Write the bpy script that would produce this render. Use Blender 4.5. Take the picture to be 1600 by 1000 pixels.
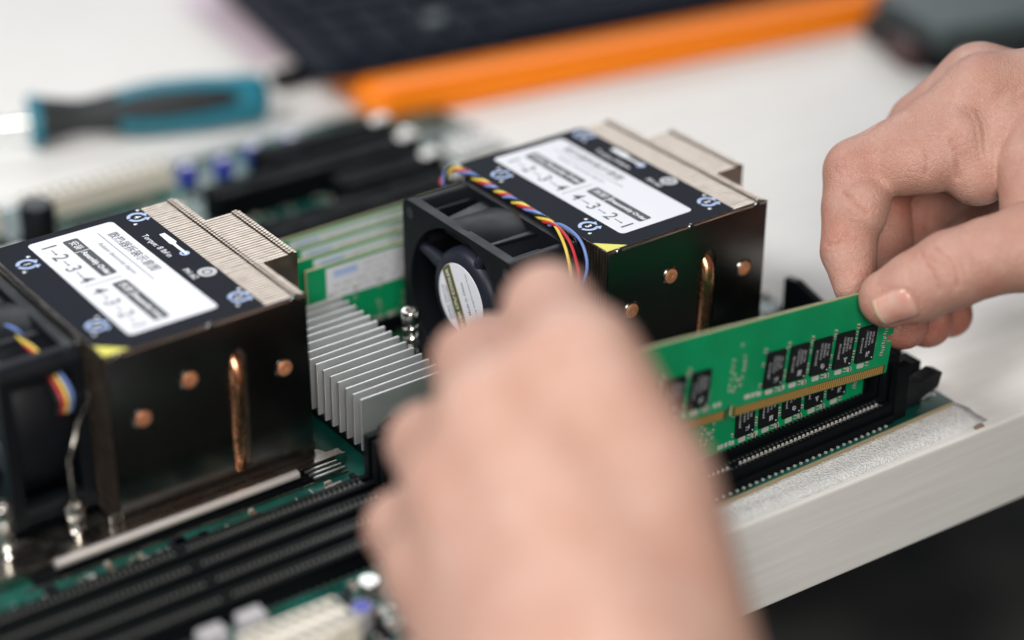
import bpy, math, random
import numpy as np
from mathutils import Vector, Matrix

# lengths below are in working units of 0.94 mm; S turns them into metres
S = 0.00094
for o in list(bpy.data.objects):
    bpy.data.objects.remove(o)
sc = bpy.context.scene
COL = sc.collection
rnd = random.Random(7)

# ------------------------------------------------------------------ camera
FW = Vector((0.51455814, 0.70700464, -0.48515396))
RT = Vector((0.80906408, -0.58771818, 0.00163047))
UP = Vector((0.28398105, 0.39335961, 0.87442723))
cd = bpy.data.cameras.new('camera')
cam = bpy.data.objects.new('camera', cd)
COL.objects.link(cam)
m3 = Matrix((RT, UP, -FW)).transposed()
cam.matrix_world = Matrix.Translation(Vector((-379.507, -468.207, 372.685)) * S) @ m3.to_4x4()
cd.sensor_width = 36.0
cd.lens = 3233.05 * 36.0 / 1600.0
cd.clip_start = 0.02
cd.clip_end = 50.0
cd.dof.use_dof = True
cd.dof.focus_distance = 688.0 * S
cd.dof.aperture_fstop = 2.7
cd.dof.aperture_blades = 0
sc.camera = cam

# ------------------------------------------------------------------ light of the room
w = bpy.data.worlds.new('World')
sc.world = w
w.use_nodes = True
bgn = w.node_tree.nodes['Background']
bgn.inputs[0].default_value = (0.80, 0.88, 1.0, 1)
bgn.inputs[1].default_value = 0.035

def area(name, loc, target, size, power, color):
    ld = bpy.data.lights.new(name, 'AREA')
    ld.shape = 'RECTANGLE'
    ld.size, ld.size_y = size
    ld.energy = power
    ld.color = color
    o = bpy.data.objects.new(name, ld)
    COL.objects.link(o)
    o.location = loc
    d = Vector(target) - Vector(loc)
    o.rotation_euler = d.to_track_quat('-Z', 'Y').to_euler()
    return o

area('window_light', (0.95, 1.55, 1.05), (0.02, 0.08, 0.0), (1.6, 1.0), 15.0, (0.92, 0.96, 1.0))
area('ceiling_light', (-0.68, 0.20, 0.92), (0.0, 0.03, 0.0), (0.42, 0.36), 11.5, (0.98, 0.98, 1.0))
area('room_light', (-0.44, -0.70, 0.54), (-0.06, -0.07, 0.05), (0.36, 0.32), 7.6, (1.0, 0.97, 0.93))

vs = sc.view_settings
vs.view_transform = 'Standard'
vs.look = 'None'
vs.exposure = 0.12
vs.gamma = 1.0
vs.use_curve_mapping = False
sc.render.engine = 'CYCLES'
sc.cycles.use_denoising = True
sc.cycles.max_bounces = 8
sc.cycles.sample_clamp_indirect = 6.0
sc.cycles.blur_glossy = 0.3

# ------------------------------------------------------------------ materials
MATS = {}

def nset(n, **kw):
    for k, v in kw.items():
        n.inputs[k.replace('_', ' ')].default_value = v

def mat(name, base, rough=0.5, metal=0.0, spec=0.5, bump=None, vary=None, rvary=None, **extra):
    """bump=(scale per unit, strength, distance in units[, detail]); vary=(scale, amount, second colour)"""
    if name in MATS:
        return MATS[name]
    m = bpy.data.materials.new(name)
    m.use_nodes = True
    nt = m.node_tree
    b = nt.nodes['Principled BSDF']
    b.inputs['Base Color'].default_value = (*base, 1)
    b.inputs['Roughness'].default_value = rough
    b.inputs['Metallic'].default_value = metal
    b.inputs['Specular IOR Level'].default_value = spec
    for k, v in extra.items():
        b.inputs[k.replace('_', ' ')].default_value = v
    tc = nt.nodes.new('ShaderNodeTexCoord')
    def noise(scale, detail=3.0):
        n = nt.nodes.new('ShaderNodeTexNoise')
        n.inputs['Scale'].default_value = scale / S
        n.inputs['Detail'].default_value = detail
        nt.links.new(tc.outputs['Object'], n.inputs['Vector'])
        return n
    if vary:
        n = noise(vary[0], 4.0)
        r = nt.nodes.new('ShaderNodeMapRange')
        r.inputs['From Min'].default_value = 0.35
        r.inputs['From Max'].default_value = 0.65
        r.inputs['To Max'].default_value = vary[1]
        nt.links.new(n.outputs['Fac'], r.inputs['Value'])
        mx = nt.nodes.new('ShaderNodeMix')
        mx.data_type = 'RGBA'
        mx.inputs['A'].default_value = (*base, 1)
        mx.inputs['B'].default_value = (*vary[2], 1)
        nt.links.new(r.outputs['Result'], mx.inputs['Factor'])
        nt.links.new(mx.outputs['Result'], b.inputs['Base Color'])
    if rvary:
        n = noise(rvary[0], 4.0)
        r = nt.nodes.new('ShaderNodeMapRange')
        r.inputs['From Min'].default_value = 0.3
        r.inputs['From Max'].default_value = 0.7
        r.inputs['To Min'].default_value = max(0.02, rough - rvary[1])
        r.inputs['To Max'].default_value = rough + rvary[1]
        nt.links.new(n.outputs['Fac'], r.inputs['Value'])
        nt.links.new(r.outputs['Result'], b.inputs['Roughness'])
    if bump:
        n = noise(bump[0], bump[3] if len(bump) > 3 else 3.0)
        bn = nt.nodes.new('ShaderNodeBump')
        bn.inputs['Strength'].default_value = bump[1]
        bn.inputs['Distance'].default_value = bump[2] * S
        nt.links.new(n.outputs['Fac'], bn.inputs['Height'])
        nt.links.new(bn.outputs['Normal'], b.inputs['Normal'])
    MATS[name] = m
    return m

mat('black_plastic', (0.005, 0.006, 0.008), 0.42, spec=0.2, bump=(1.8, 0.15, 0.15), rvary=(0.12, 0.08))
mat('fan_plastic', (0.005, 0.006, 0.008), 0.45, spec=0.18, bump=(2.2, 0.25, 0.15), rvary=(0.1, 0.08))
mat('slot_plastic', (0.004, 0.005, 0.006), 0.5, spec=0.05, bump=(1.0, 0.1, 0.12), rvary=(0.1, 0.1))
mat('hub_plastic', (0.010, 0.012, 0.021), 0.48, spec=0.35, bump=(3.0, 0.2, 0.1))
mat('chip_epoxy', (0.008, 0.009, 0.011), 0.5, spec=0.25, bump=(2.5, 0.2, 0.08))
mat('nickel_plate', (0.205, 0.20, 0.192), 0.24, 1.0, rvary=(0.03, 0.03))
mat('nickel_fin', (0.43, 0.36, 0.30), 0.38, 1.0, rvary=(0.3, 0.06))
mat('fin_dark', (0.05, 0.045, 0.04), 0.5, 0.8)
mat('bright_steel', (0.70, 0.68, 0.64), 0.18, 1.0, rvary=(0.2, 0.06))
mat('bracket_steel', (0.40, 0.37, 0.33), 0.26, 1.0, bump=(0.3, 0.15, 0.3), rvary=(0.15, 0.1))
mat('copper', (0.90, 0.44, 0.25), 0.25, 1.0, vary=(0.35, 0.5, (0.45, 0.20, 0.10)), rvary=(0.4, 0.08))
mat('copper_end', (0.80, 0.36, 0.19), 0.38, 0.6, vary=(0.35, 0.6, (0.50, 0.20, 0.10)))
mat('aluminium', (0.76, 0.77, 0.77), 0.46, 0.72, bump=(1.6, 0.2, 0.1), rvary=(0.2, 0.06))
mat('aluminium_edge', (0.86, 0.86, 0.85), 0.25, 1.0)
mat('label_black', (0.012, 0.014, 0.020), 0.55, spec=0.03, bump=(3.0, 0.12, 0.06))
mat('label_white', (0.66, 0.67, 0.71), 0.5, spec=0.2)
mat('print_white', (0.8, 0.81, 0.84), 0.5)
mat('print_grey', (0.42, 0.43, 0.45), 0.5)
mat('print_blue', (0.36, 0.47, 0.72), 0.5)
mat('print_black', (0.016, 0.018, 0.022), 0.5)
mat('label_yellow', (0.62, 0.58, 0.06), 0.45)
mat('sticker_olive', (0.105, 0.100, 0.022), 0.4)
mat('print_navy', (0.02, 0.05, 0.12), 0.5)
mat('solder', (0.72, 0.71, 0.68), 0.28, 1.0)
mat('tin_white', (0.70, 0.67, 0.62), 0.38, 0.35)
mat('ceramic_brown', (0.13, 0.085, 0.055), 0.45)
mat('gold', (0.62, 0.36, 0.10), 0.42, 0.45)
mat('fibre_edge', (0.32, 0.25, 0.14), 0.65)
mat('contact_shaded', (0.30, 0.30, 0.27), 0.4, 0.6)  # shaded copy of the slot contacts, darkness put into the colour
mat('wire_yellow', (0.62, 0.46, 0.07), 0.42, spec=0.4)
mat('wire_red', (0.44, 0.025, 0.032), 0.42, spec=0.4)
mat('wire_blue', (0.12, 0.20, 0.46), 0.42, spec=0.4)
mat('wire_black', (0.010, 0.010, 0.011), 0.42, spec=0.4)
mat('connector_cream', (0.68, 0.63, 0.53), 0.45)
mat('connector_white', (0.74, 0.73, 0.70), 0.45)
mat('connector_grey', (0.36, 0.35, 0.36), 0.5)  # also the white jumper sockets, with shade put into the colour
mat('connector_blue', (0.04, 0.05, 0.36), 0.4)
mat('teal_plastic', (0.005, 0.155, 0.215), 0.38)
mat('grip_rubber', (0.012, 0.014, 0.015), 0.6)
mat('orange_plastic', (0.90, 0.225, 0.006), 0.45, spec=0.3)
mat('key_black', (0.006, 0.009, 0.016), 0.6, spec=0.06)
mat('device_grey', (0.05, 0.068, 0.068), 0.45, spec=0.3)
mat('plug_maroon', (0.05, 0.02, 0.022), 0.45)
mat('pink_reflection', (0.62, 0.52, 0.57), 0.5)
mat('floor_dark', (0.05, 0.055, 0.053), 0.6, vary=(0.008, 1.0, (0.22, 0.225, 0.21)))
mat('rib_grey', (0.05, 0.055, 0.052), 0.5, spec=0.25)
mat('strip_dark', (0.05, 0.045, 0.015), 0.5)
mat('satin_steel', (0.78, 0.73, 0.69), 0.42, 0.7)
mat('dirt', (0.24, 0.18, 0.13), 0.8)

def pcb_material(name, base, light, trace_scale, rough=0.35, speck=0.0):
    m = mat(name, base, rough, spec=0.5)
    nt = m.node_tree
    b = nt.nodes['Principled BSDF']
    tc = nt.nodes.new('ShaderNodeTexCoord')
    vor = nt.nodes.new('ShaderNodeTexVoronoi')
    vor.distance = 'MANHATTAN'
    vor.feature = 'F1'
    vor.inputs['Scale'].default_value = trace_scale / S
    nt.links.new(tc.outputs['Object'], vor.inputs['Vector'])
    mt = nt.nodes.new('ShaderNodeMath')
    mt.operation = 'MULTIPLY'
    mt.inputs[1].default_value = 9.0
    nt.links.new(vor.outputs['Distance'], mt.inputs[0])
    fr = nt.nodes.new('ShaderNodeMath')
    fr.operation = 'FRACT'
    nt.links.new(mt.outputs[0], fr.inputs[0])
    gt = nt.nodes.new('ShaderNodeMath')
    gt.operation = 'GREATER_THAN'
    gt.inputs[1].default_value = 0.55
    nt.links.new(fr.outputs[0], gt.inputs[0])
    n = nt.nodes.new('ShaderNodeTexNoise')
    n.inputs['Scale'].default_value = trace_scale * 0.35 / S
    nt.links.new(tc.outputs['Object'], n.inputs['Vector'])
    g2 = nt.nodes.new('ShaderNodeMapRange')
    g2.inputs['From Min'].default_value = 0.45
    g2.inputs['From Max'].default_value = 0.6
    nt.links.new(n.outputs['Fac'], g2.inputs['Value'])
    mu = nt.nodes.new('ShaderNodeMath')
    mu.operation = 'MULTIPLY'
    nt.links.new(gt.outputs[0], mu.inputs[0])
    nt.links.new(g2.outputs['Result'], mu.inputs[1])
    mx = nt.nodes.new('ShaderNodeMix')
    mx.data_type = 'RGBA'
    mx.inputs['A'].default_value = (*base, 1)
    mx.inputs['B'].default_value = (*light, 1)
    nt.links.new(mu.outputs[0], mx.inputs['Factor'])
    nt.links.new(mx.outputs['Result'], b.inputs['Base Color'])
    bn = nt.nodes.new('ShaderNodeBump')
    bn.inputs['Strength'].default_value = 0.3
    bn.inputs['Distance'].default_value = 0.08 * S
    nt.links.new(mu.outputs[0], bn.inputs['Height'])
    nt.links.new(bn.outputs['Normal'], b.inputs['Normal'])
    return m

pcb_material('board_green', (0.004, 0.047, 0.036), (0.011, 0.13, 0.10), 0.12, 0.3)
pcb_material('module_green', (0.003, 0.27, 0.100), (0.003, 0.215, 0.078), 0.25, 0.36)

def table_material():
    m = mat('white_wood', (0.62, 0.60, 0.565), 0.5, spec=0.35)
    nt = m.node_tree
    b = nt.nodes['Principled BSDF']
    tc = nt.nodes.new('ShaderNodeTexCoord')
    mp = nt.nodes.new('ShaderNodeMapping')
    mp.inputs['Scale'].default_value = (0.035, 0.5, 1.0)
    nt.links.new(tc.outputs['Object'], mp.inputs['Vector'])
    n = nt.nodes.new('ShaderNodeTexNoise')
    n.inputs['Scale'].default_value = 0.42 / S
    n.inputs['Detail'].default_value = 5.0
    n.inputs['Roughness'].default_value = 0.6
    n.inputs['Distortion'].default_value = 0.4
    nt.links.new(mp.outputs['Vector'], n.inputs['Vector'])
    r = nt.nodes.new('ShaderNodeMapRange')
    r.inputs['From Min'].default_value = 0.38
    r.inputs['From Max'].default_value = 0.62
    nt.links.new(n.outputs['Fac'], r.inputs['Value'])
    mx = nt.nodes.new('ShaderNodeMix')
    mx.data_type = 'RGBA'
    mx.inputs['A'].default_value = (0.71, 0.69, 0.65, 1)
    mx.inputs['B'].default_value = (0.76, 0.745, 0.71, 1)
    nt.links.new(r.outputs['Result'], mx.inputs['Factor'])
    nt.links.new(mx.outputs['Result'], b.inputs['Base Color'])
    bn = nt.nodes.new('ShaderNodeBump')
    bn.inputs['Strength'].default_value = 0.2
    bn.inputs['Distance'].default_value = 0.35 * S
    nt.links.new(n.outputs['Fac'], bn.inputs['Height'])
    nt.links.new(bn.outputs['Normal'], b.inputs['Normal'])
table_material()

def foam_material():
    m = mat('foam_white', (0.74, 0.74, 0.73), 0.42, spec=0.8)
    nt = m.node_tree
    b = nt.nodes['Principled BSDF']
    tc = nt.nodes.new('ShaderNodeTexCoord')
    v = nt.nodes.new('ShaderNodeTexVoronoi')
    v.inputs['Scale'].default_value = 1.3 / S
    nt.links.new(tc.outputs['Object'], v.inputs['Vector'])
    n = nt.nodes.new('ShaderNodeTexNoise')
    n.inputs['Scale'].default_value = 2.6 / S
    n.inputs['Detail'].default_value = 4
    nt.links.new(tc.outputs['Object'], n.inputs['Vector'])
    ad = nt.nodes.new('ShaderNodeMath')
    nt.links.new(v.outputs['Distance'], ad.inputs[0])
    nt.links.new(n.outputs['Fac'], ad.inputs[1])
    bn = nt.nodes.new('ShaderNodeBump')
    bn.inputs['Strength'].default_value = 0.7
    bn.inputs['Distance'].default_value = 0.45 * S
    nt.links.new(ad.outputs[0], bn.inputs['Height'])
    # little facets: every foam cell leans its own way
    v3 = nt.nodes.new('ShaderNodeTexVoronoi')
    v3.inputs['Scale'].default_value = 1.5 / S
    nt.links.new(tc.outputs['Object'], v3.inputs['Vector'])
    sb = nt.nodes.new('ShaderNodeVectorMath')
    sb.operation = 'SUBTRACT'
    nt.links.new(v3.outputs['Color'], sb.inputs[0])
    sb.inputs[1].default_value = (0.5, 0.5, 0.5)
    sc2 = nt.nodes.new('ShaderNodeVectorMath')
    sc2.operation = 'SCALE'
    sc2.inputs['Scale'].default_value = 0.26
    nt.links.new(sb.outputs[0], sc2.inputs[0])
    av = nt.nodes.new('ShaderNodeVectorMath')
    nt.links.new(bn.outputs['Normal'], av.inputs[0])
    nt.links.new(sc2.outputs[0], av.inputs[1])
    nm = nt.nodes.new('ShaderNodeVectorMath')
    nm.operation = 'NORMALIZE'
    nt.links.new(av.outputs[0], nm.inputs[0])
    nt.links.new(nm.outputs[0], b.inputs['Normal'])
    r = nt.nodes.new('ShaderNodeMapRange')
    r.inputs['From Min'].default_value = 0.35
    r.inputs['From Max'].default_value = 0.65
    r.inputs['To Min'].default_value = 0.04
    r.inputs['To Max'].default_value = 0.5
    nt.links.new(n.outputs['Fac'], r.inputs['Value'])
    nt.links.new(r.outputs['Result'], b.inputs['Roughness'])
foam_material()

def skin_material(name, base, red, pale):
    m = mat(name, base, 0.46, spec=0.42)
    nt = m.node_tree
    b = nt.nodes['Principled BSDF']
    b.inputs['Subsurface Weight'].default_value = 0.12
    b.inputs['Subsurface Radius'].default_value = (1.0, 0.35, 0.18)
    b.inputs['Subsurface Scale'].default_value = 2.2 * S
    tc = nt.nodes.new('ShaderNodeTexCoord')
    def noise(scale, detail):
        n = nt.nodes.new('ShaderNodeTexNoise')
        n.inputs['Scale'].default_value = scale / S
        n.inputs['Detail'].default_value = detail
        nt.links.new(tc.outputs['Object'], n.inputs['Vector'])
        return n
    # large blotches, the redness stored per vertex where blood shows (finger ends, knuckles); it also carries painted shade of creases and hands
    n1 = noise(0.06, 4)
    r1 = nt.nodes.new('ShaderNodeMapRange')
    r1.inputs['From Min'].default_value = 0.35
    r1.inputs['From Max'].default_value = 0.7
    nt.links.new(n1.outputs['Fac'], r1.inputs['Value'])
    mx = nt.nodes.new('ShaderNodeMix')
    mx.data_type = 'RGBA'
    mx.inputs['A'].default_value = (*base, 1)
    mx.inputs['B'].default_value = (*pale, 1)
    nt.links.new(r1.outputs['Result'], mx.inputs['Factor'])
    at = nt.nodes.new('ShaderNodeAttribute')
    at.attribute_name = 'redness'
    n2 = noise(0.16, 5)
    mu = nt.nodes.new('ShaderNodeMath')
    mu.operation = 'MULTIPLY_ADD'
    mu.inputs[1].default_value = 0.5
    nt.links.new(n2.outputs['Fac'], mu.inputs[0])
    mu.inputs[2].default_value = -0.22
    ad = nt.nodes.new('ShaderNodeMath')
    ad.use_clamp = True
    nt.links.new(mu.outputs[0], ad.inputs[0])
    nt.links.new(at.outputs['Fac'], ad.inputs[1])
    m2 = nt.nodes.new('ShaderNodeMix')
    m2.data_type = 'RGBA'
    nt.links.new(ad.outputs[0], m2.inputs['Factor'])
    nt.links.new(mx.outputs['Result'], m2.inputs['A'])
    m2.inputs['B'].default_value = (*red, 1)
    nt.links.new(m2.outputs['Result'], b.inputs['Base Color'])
    # pores and the fine criss-cross of skin
    v = nt.nodes.new('ShaderNodeTexVoronoi')
    v.feature = 'DISTANCE_TO_EDGE'
    v.inputs['Scale'].default_value = 1.25 / S
    nt.links.new(tc.outputs['Object'], v.inputs['Vector'])
    mr = nt.nodes.new('ShaderNodeMapRange')
    mr.inputs['From Max'].default_value = 0.18
    nt.links.new(v.outputs['Distance'], mr.inputs['Value'])
    v2 = nt.nodes.new('ShaderNodeTexVoronoi')
    v2.feature = 'DISTANCE_TO_EDGE'
    v2.inputs['Scale'].default_value = 0.42 / S
    nw = noise(0.5, 3)
    vm = nt.nodes.new('ShaderNodeMix')
    vm.data_type = 'VECTOR'
    vm.inputs['Factor'].default_value = 0.0012
    nt.links.new(tc.outputs['Object'], vm.inputs['A'])
    nt.links.new(nw.outputs['Color'], vm.inputs['B'])
    nt.links.new(vm.outputs['Result'], v2.inputs['Vector'])
    mr2 = nt.nodes.new('ShaderNodeMapRange')
    mr2.inputs['From Max'].default_value = 0.10
    nt.links.new(v2.outputs['Distance'], mr2.inputs['Value'])
    n3 = nt.nodes.new('ShaderNodeMath')
    n3.operation = 'MULTIPLY_ADD'
    n3.inputs[1].default_value = 0.35
    nz = noise(0.7, 5)
    nt.links.new(mr2.outputs['Result'], n3.inputs[0])
    nt.links.new(nz.outputs['Fac'], n3.inputs[2])
    sm = nt.nodes.new('ShaderNodeMath')
    sm.operation = 'MULTIPLY_ADD'
    sm.inputs[1].default_value = 0.35
    nt.links.new(mr.outputs['Result'], sm.inputs[0])
    nt.links.new(n3.outputs[0], sm.inputs[2])
    bn = nt.nodes.new('ShaderNodeBump')
    bn.inputs['Strength'].default_value = 0.65
    bn.inputs['Distance'].default_value = 0.42 * S
    nt.links.new(sm.outputs[0], bn.inputs['Height'])
    nt.links.new(bn.outputs['Normal'], b.inputs['Normal'])
    return m
skin_material('skin', (0.44, 0.248, 0.185), (0.33, 0.088, 0.055), (0.51, 0.322, 0.255))
mat('nail', (0.52, 0.33, 0.27), 0.2, spec=0.6, bump=(0.35, 0.2, 0.15), vary=(0.13, 0.9, (0.50, 0.22, 0.165)))
mat('nail_edge', (0.50, 0.40, 0.27), 0.4)

# ------------------------------------------------------------------ mesh helpers
class MB:
    """collects shapes (working units) and links them as ONE mesh object"""
    def __init__(self):
        self.v, self.f = [], []

    def add(self, verts, faces):
        b = len(self.v)
        self.v.extend(tuple(p) for p in verts)
        self.f.extend(tuple(b + i for i in f) for f in faces)
        return self

    def box(self, x0, x1, y0, y1, z0, z1):
        return self.add([(x0, y0, z0), (x1, y0, z0), (x1, y1, z0), (x0, y1, z0), (x0, y0, z1), (x1, y0, z1), (x1, y1, z1), (x0, y1, z1)],
                        [(0, 3, 2, 1), (4, 5, 6, 7), (0, 1, 5, 4), (1, 2, 6, 5), (2, 3, 7, 6), (3, 0, 4, 7)])

    def prism(self, poly, axis, a0, a1):
        """poly: 2D outline in the two other axes (order xyz), pushed from a0 to a1 along axis"""
        def p3(q, a):
            return {'x': (a, q[0], q[1]), 'y': (q[0], a, q[1]), 'z': (q[0], q[1], a)}[axis]
        n = len(poly)
        vs = [p3(q, a0) for q in poly] + [p3(q, a1) for q in poly]
        fs = [tuple(range(n)), tuple(range(2 * n - 1, n - 1, -1))]
        fs += [(i, n + i, n + (i + 1) % n, (i + 1) % n) for i in range(n)]
        return self.add(vs, fs)

    def tube(self, pts, r, seg=8, caps=True):
        pts = [Vector(p) for p in pts]
        n = len(pts)
        rr = r if isinstance(r, (list, tuple)) else [r] * n
        vs, fs = [], []
        prev = None
        for i, p in enumerate(pts):
            t = (pts[min(i + 1, n - 1)] - pts[max(i - 1, 0)]).normalized()
            if prev is None:
                a = Vector((0, 0, 1)) if abs(t.z) < 0.9 else Vector((1, 0, 0))
                u = t.cross(a).normalized()
            else:
                u = (prev - t * prev.dot(t)).normalized()
            prev = u
            v = t.cross(u)
            for k in range(seg):
                a = 2 * math.pi * k / seg
                vs.append(p + (u * math.cos(a) + v * math.sin(a)) * rr[i])
        for i in range(n - 1):
            for k in range(seg):
                k2 = (k + 1) % seg
                fs.append((i * seg + k, i * seg + k2, (i + 1) * seg + k2, (i + 1) * seg + k))
        if caps:
            fs.append(tuple(range(seg - 1, -1, -1)))
            fs.append(tuple((n - 1) * seg + k for k in range(seg)))
        return self.add(vs, fs)

    def lathe(self, prof, c, axis='z', seg=24, closed=False):
        """prof: (radius, height) pairs turned round an axis through c"""
        vs, fs = [], []
        n = len(prof)
        for k in range(seg):
            a = 2 * math.pi * k / seg
            for r, h in prof:
                p = (r * math.cos(a), r * math.sin(a), h)
                if axis == 'x':
                    p = (h, p[0], p[1])
                elif axis == 'y':
                    p = (p[0], h, p[1])
                vs.append((c[0] + p[0], c[1] + p[1], c[2] + p[2]))
        m = n if closed else n - 1
        for k in range(seg):
            k2 = (k + 1) % seg
            for i in range(m):
                j = (i + 1) % n
                fs.append((k * n + i, k2 * n + i, k2 * n + j, k * n + j))
        return self.add(vs, fs)

    def build(self, name, material, parent=None, smooth=False, bevel=0.0, kind=None, seg=2):
        me = bpy.data.meshes.new(name)
        me.from_pydata([(x * S, y * S, z * S) for x, y, z in self.v], [], self.f)
        me.update()
        me.materials.append(MATS[material])
        o = bpy.data.objects.new(name, me)
        COL.objects.link(o)
        if parent is not None:
            o.parent = parent
        fix_normals(me)
        if smooth:
            smooth_by_angle(me)
        if bevel:
            b = o.modifiers.new('bevel', 'BEVEL')
            b.width = bevel * S
            b.segments = seg
            b.limit_method = 'ANGLE'
            b.angle_limit = math.radians(40)
        if kind:
            o['kind'] = kind
        return o

import bmesh
def fix_normals(me):
    bm = bmesh.new()
    bm.from_mesh(me)
    bmesh.ops.recalc_face_normals(bm, faces=bm.faces)
    bm.to_mesh(me)
    bm.free()

def smooth_by_angle(me, deg=38):
    bm = bmesh.new()
    bm.from_mesh(me)
    lim = math.radians(deg)
    for f in bm.faces:
        f.smooth = True
    for e in bm.edges:
        e.smooth = not (len(e.link_faces) == 2 and e.calc_face_angle(0) > lim)
    bm.to_mesh(me)
    bm.free()

def thing(name, label, cat, loc=(0, 0, 0), group=None, rz=0.0):
    o = bpy.data.objects.new(name, None)
    o.empty_display_size = 0.01
    COL.objects.link(o)
    o.location = Vector(loc) * S
    o.rotation_euler = (0, 0, rz)
    tag(o, label, cat, group)
    return o

def tag(o, label, cat, group=None):
    o['label'] = label
    o['category'] = cat
    if group:
        o['group'] = group
    return o

def copy_tree(o, parent=None):
    c = o.copy()
    COL.objects.link(c)
    c.parent = parent
    for ch in list(o.children):
        copy_tree(ch, c)
    return c

def circle(cx, cy, r, n=24, a0=0.0, a1=2 * math.pi):
    return [(cx + r * math.cos(a0 + (a1 - a0) * k / n), cy + r * math.sin(a0 + (a1 - a0) * k / n)) for k in range(n)]

def round_rect(x0, x1, y0, y1, r, n=4):
    out = []
    for cx, cy, a in ((x1 - r, y0 + r, -90), (x1 - r, y1 - r, 0), (x0 + r, y1 - r, 90), (x0 + r, y0 + r, 180)):
        for k in range(n + 1):
            t = math.radians(a + 90 * k / n)
            out.append((cx + r * math.cos(t), cy + r * math.sin(t)))
    return out

_TEXT = {}
def text_into(mb, s, size, origin, xdir, ydir, align='CENTER', thin=0.0, spacing=1.0):
    """flat lettering: xdir is the reading direction, ydir the way up; size is the height of the letters' em"""
    key = (s, align, thin, spacing)
    if key not in _TEXT:
        cu = bpy.data.curves.new('lettering', 'FONT')
        cu.body = s
        cu.size = 1.0
        cu.align_x = align
        cu.align_y = 'CENTER'
        cu.resolution_u = 3
        cu.offset = thin
        cu.space_character = spacing
        ob = bpy.data.objects.new('lettering', cu)
        COL.objects.link(ob)
        bpy.context.view_layer.update()
        dg = bpy.context.evaluated_depsgraph_get()
        me = bpy.data.meshes.new_from_object(ob.evaluated_get(dg))
        _TEXT[key] = ([tuple(v.co) for v in me.vertices], [tuple(p.vertices) for p in me.polygons])
        bpy.data.meshes.remove(me)
        bpy.data.objects.remove(ob)
        bpy.data.curves.remove(cu)
    vs, fs = _TEXT[key]
    o, xd, yd = Vector(origin), Vector(xdir), Vector(ydir)
    mb.add([o + xd * (v[0] * size) + yd * (v[1] * size) for v in vs], fs)

def flat(mb, poly, origin, xd, yd):
    o, xd, yd = Vector(origin), Vector(xd), Vector(yd)
    mb.add([o + xd * p[0] + yd * p[1] for p in poly], [tuple(range(len(poly)))])

def ring_arc(mb, r0, r1, a0, a1, origin, xd, yd, n=14):
    o, xd, yd = Vector(origin), Vector(xd), Vector(yd)
    vs, fs = [], []
    for k in range(n + 1):
        a = math.radians(a0 + (a1 - a0) * k / n)
        for r in (r0, r1):
            vs.append(o + xd * (r * math.cos(a)) + yd * (r * math.sin(a)))
    for k in range(n):
        fs.append((2 * k, 2 * k + 1, 2 * k + 3, 2 * k + 2))
    mb.add(vs, fs)

# ------------------------------------------------------------------ floor, table, foam
TZ = -3.0                                                     # table top; the board's upper face is z = 0
m = MB().box(-2500, 2500, -2500, 2500, -802, -800)
fl = m.build('floor', 'floor_dark')
fl['kind'] = 'structure'

tr = math.radians(-2.6)
tab = thing('table', 'white painted wooden table under the motherboard, grain on its front edge', 'table', (29, -74.0, TZ), rz=tr)
m = MB().box(-900, 1300, 0, 1900, -37.5, 0)
m.build('tabletop', 'white_wood', tab, bevel=1.3, seg=3)
for (lx, ly) in ((-860, 40), (1240, 40), (-860, 1820), (1240, 1820)):
    MB().box(lx, lx + 50, ly, ly + 50, -795, -37.6).build('leg', 'white_wood', tab, bevel=1.0)

def foam_pad():
    m = MB()
    nx, ny = 80, 70
    vs, fs = [], []
    x0, x1, y0, y1 = -262.0, 110.0, -72.3, 284.0
    r = random.Random(3)
    for j in range(ny + 1):
        for i in range(nx + 1):
            x = x0 + (x1 - x0) * i / nx
            y = y0 + (y1 - y0) * j / ny
            e = min(i, j, nx - i, ny - j)
            z = -2.15 + r.uniform(-0.12, 0.12) - (0.55 if e == 0 else 0.1 if e == 1 else 0.0)
            if e == 0:
                x += r.uniform(-0.8, 0.8)
                y += r.uniform(-0.5, 0.5)
            vs.append((x, y - 0.045 * (x - 30) * 0.6 * (1 - j / ny), z))
    for j in range(ny):
        for i in range(nx):
            a = j * (nx + 1) + i
            fs.append((a, a + 1, a + nx + 2, a + nx + 1))
    m.add(vs, fs)
    o = m.build('foam_sheet', 'foam_white', None, smooth=True)
    s = o.modifiers.new('thickness', 'SOLIDIFY')
    s.thickness = 0.3 * S
    s.offset = -1
    tag(o, 'white bubbly foam sheet between the motherboard and the table', 'foam sheet')
foam_pad()

# ------------------------------------------------------------------ motherboard
board = thing('motherboard', 'large green server motherboard lying on white foam', 'motherboard', (0, 0, 0))
BX0, BX1, BY0, BY1 = -246.0, 106.0, -61.5, 272.0
m = MB().box(BX0, BX1, BY0, BY1, -0.25, 0.0)
m.build('board', 'board_green', board)
m = MB().box(BX0, BX1, BY0, BY1, -1.85, -0.26)
m.build('board_core', 'fibre_edge', board)

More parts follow.
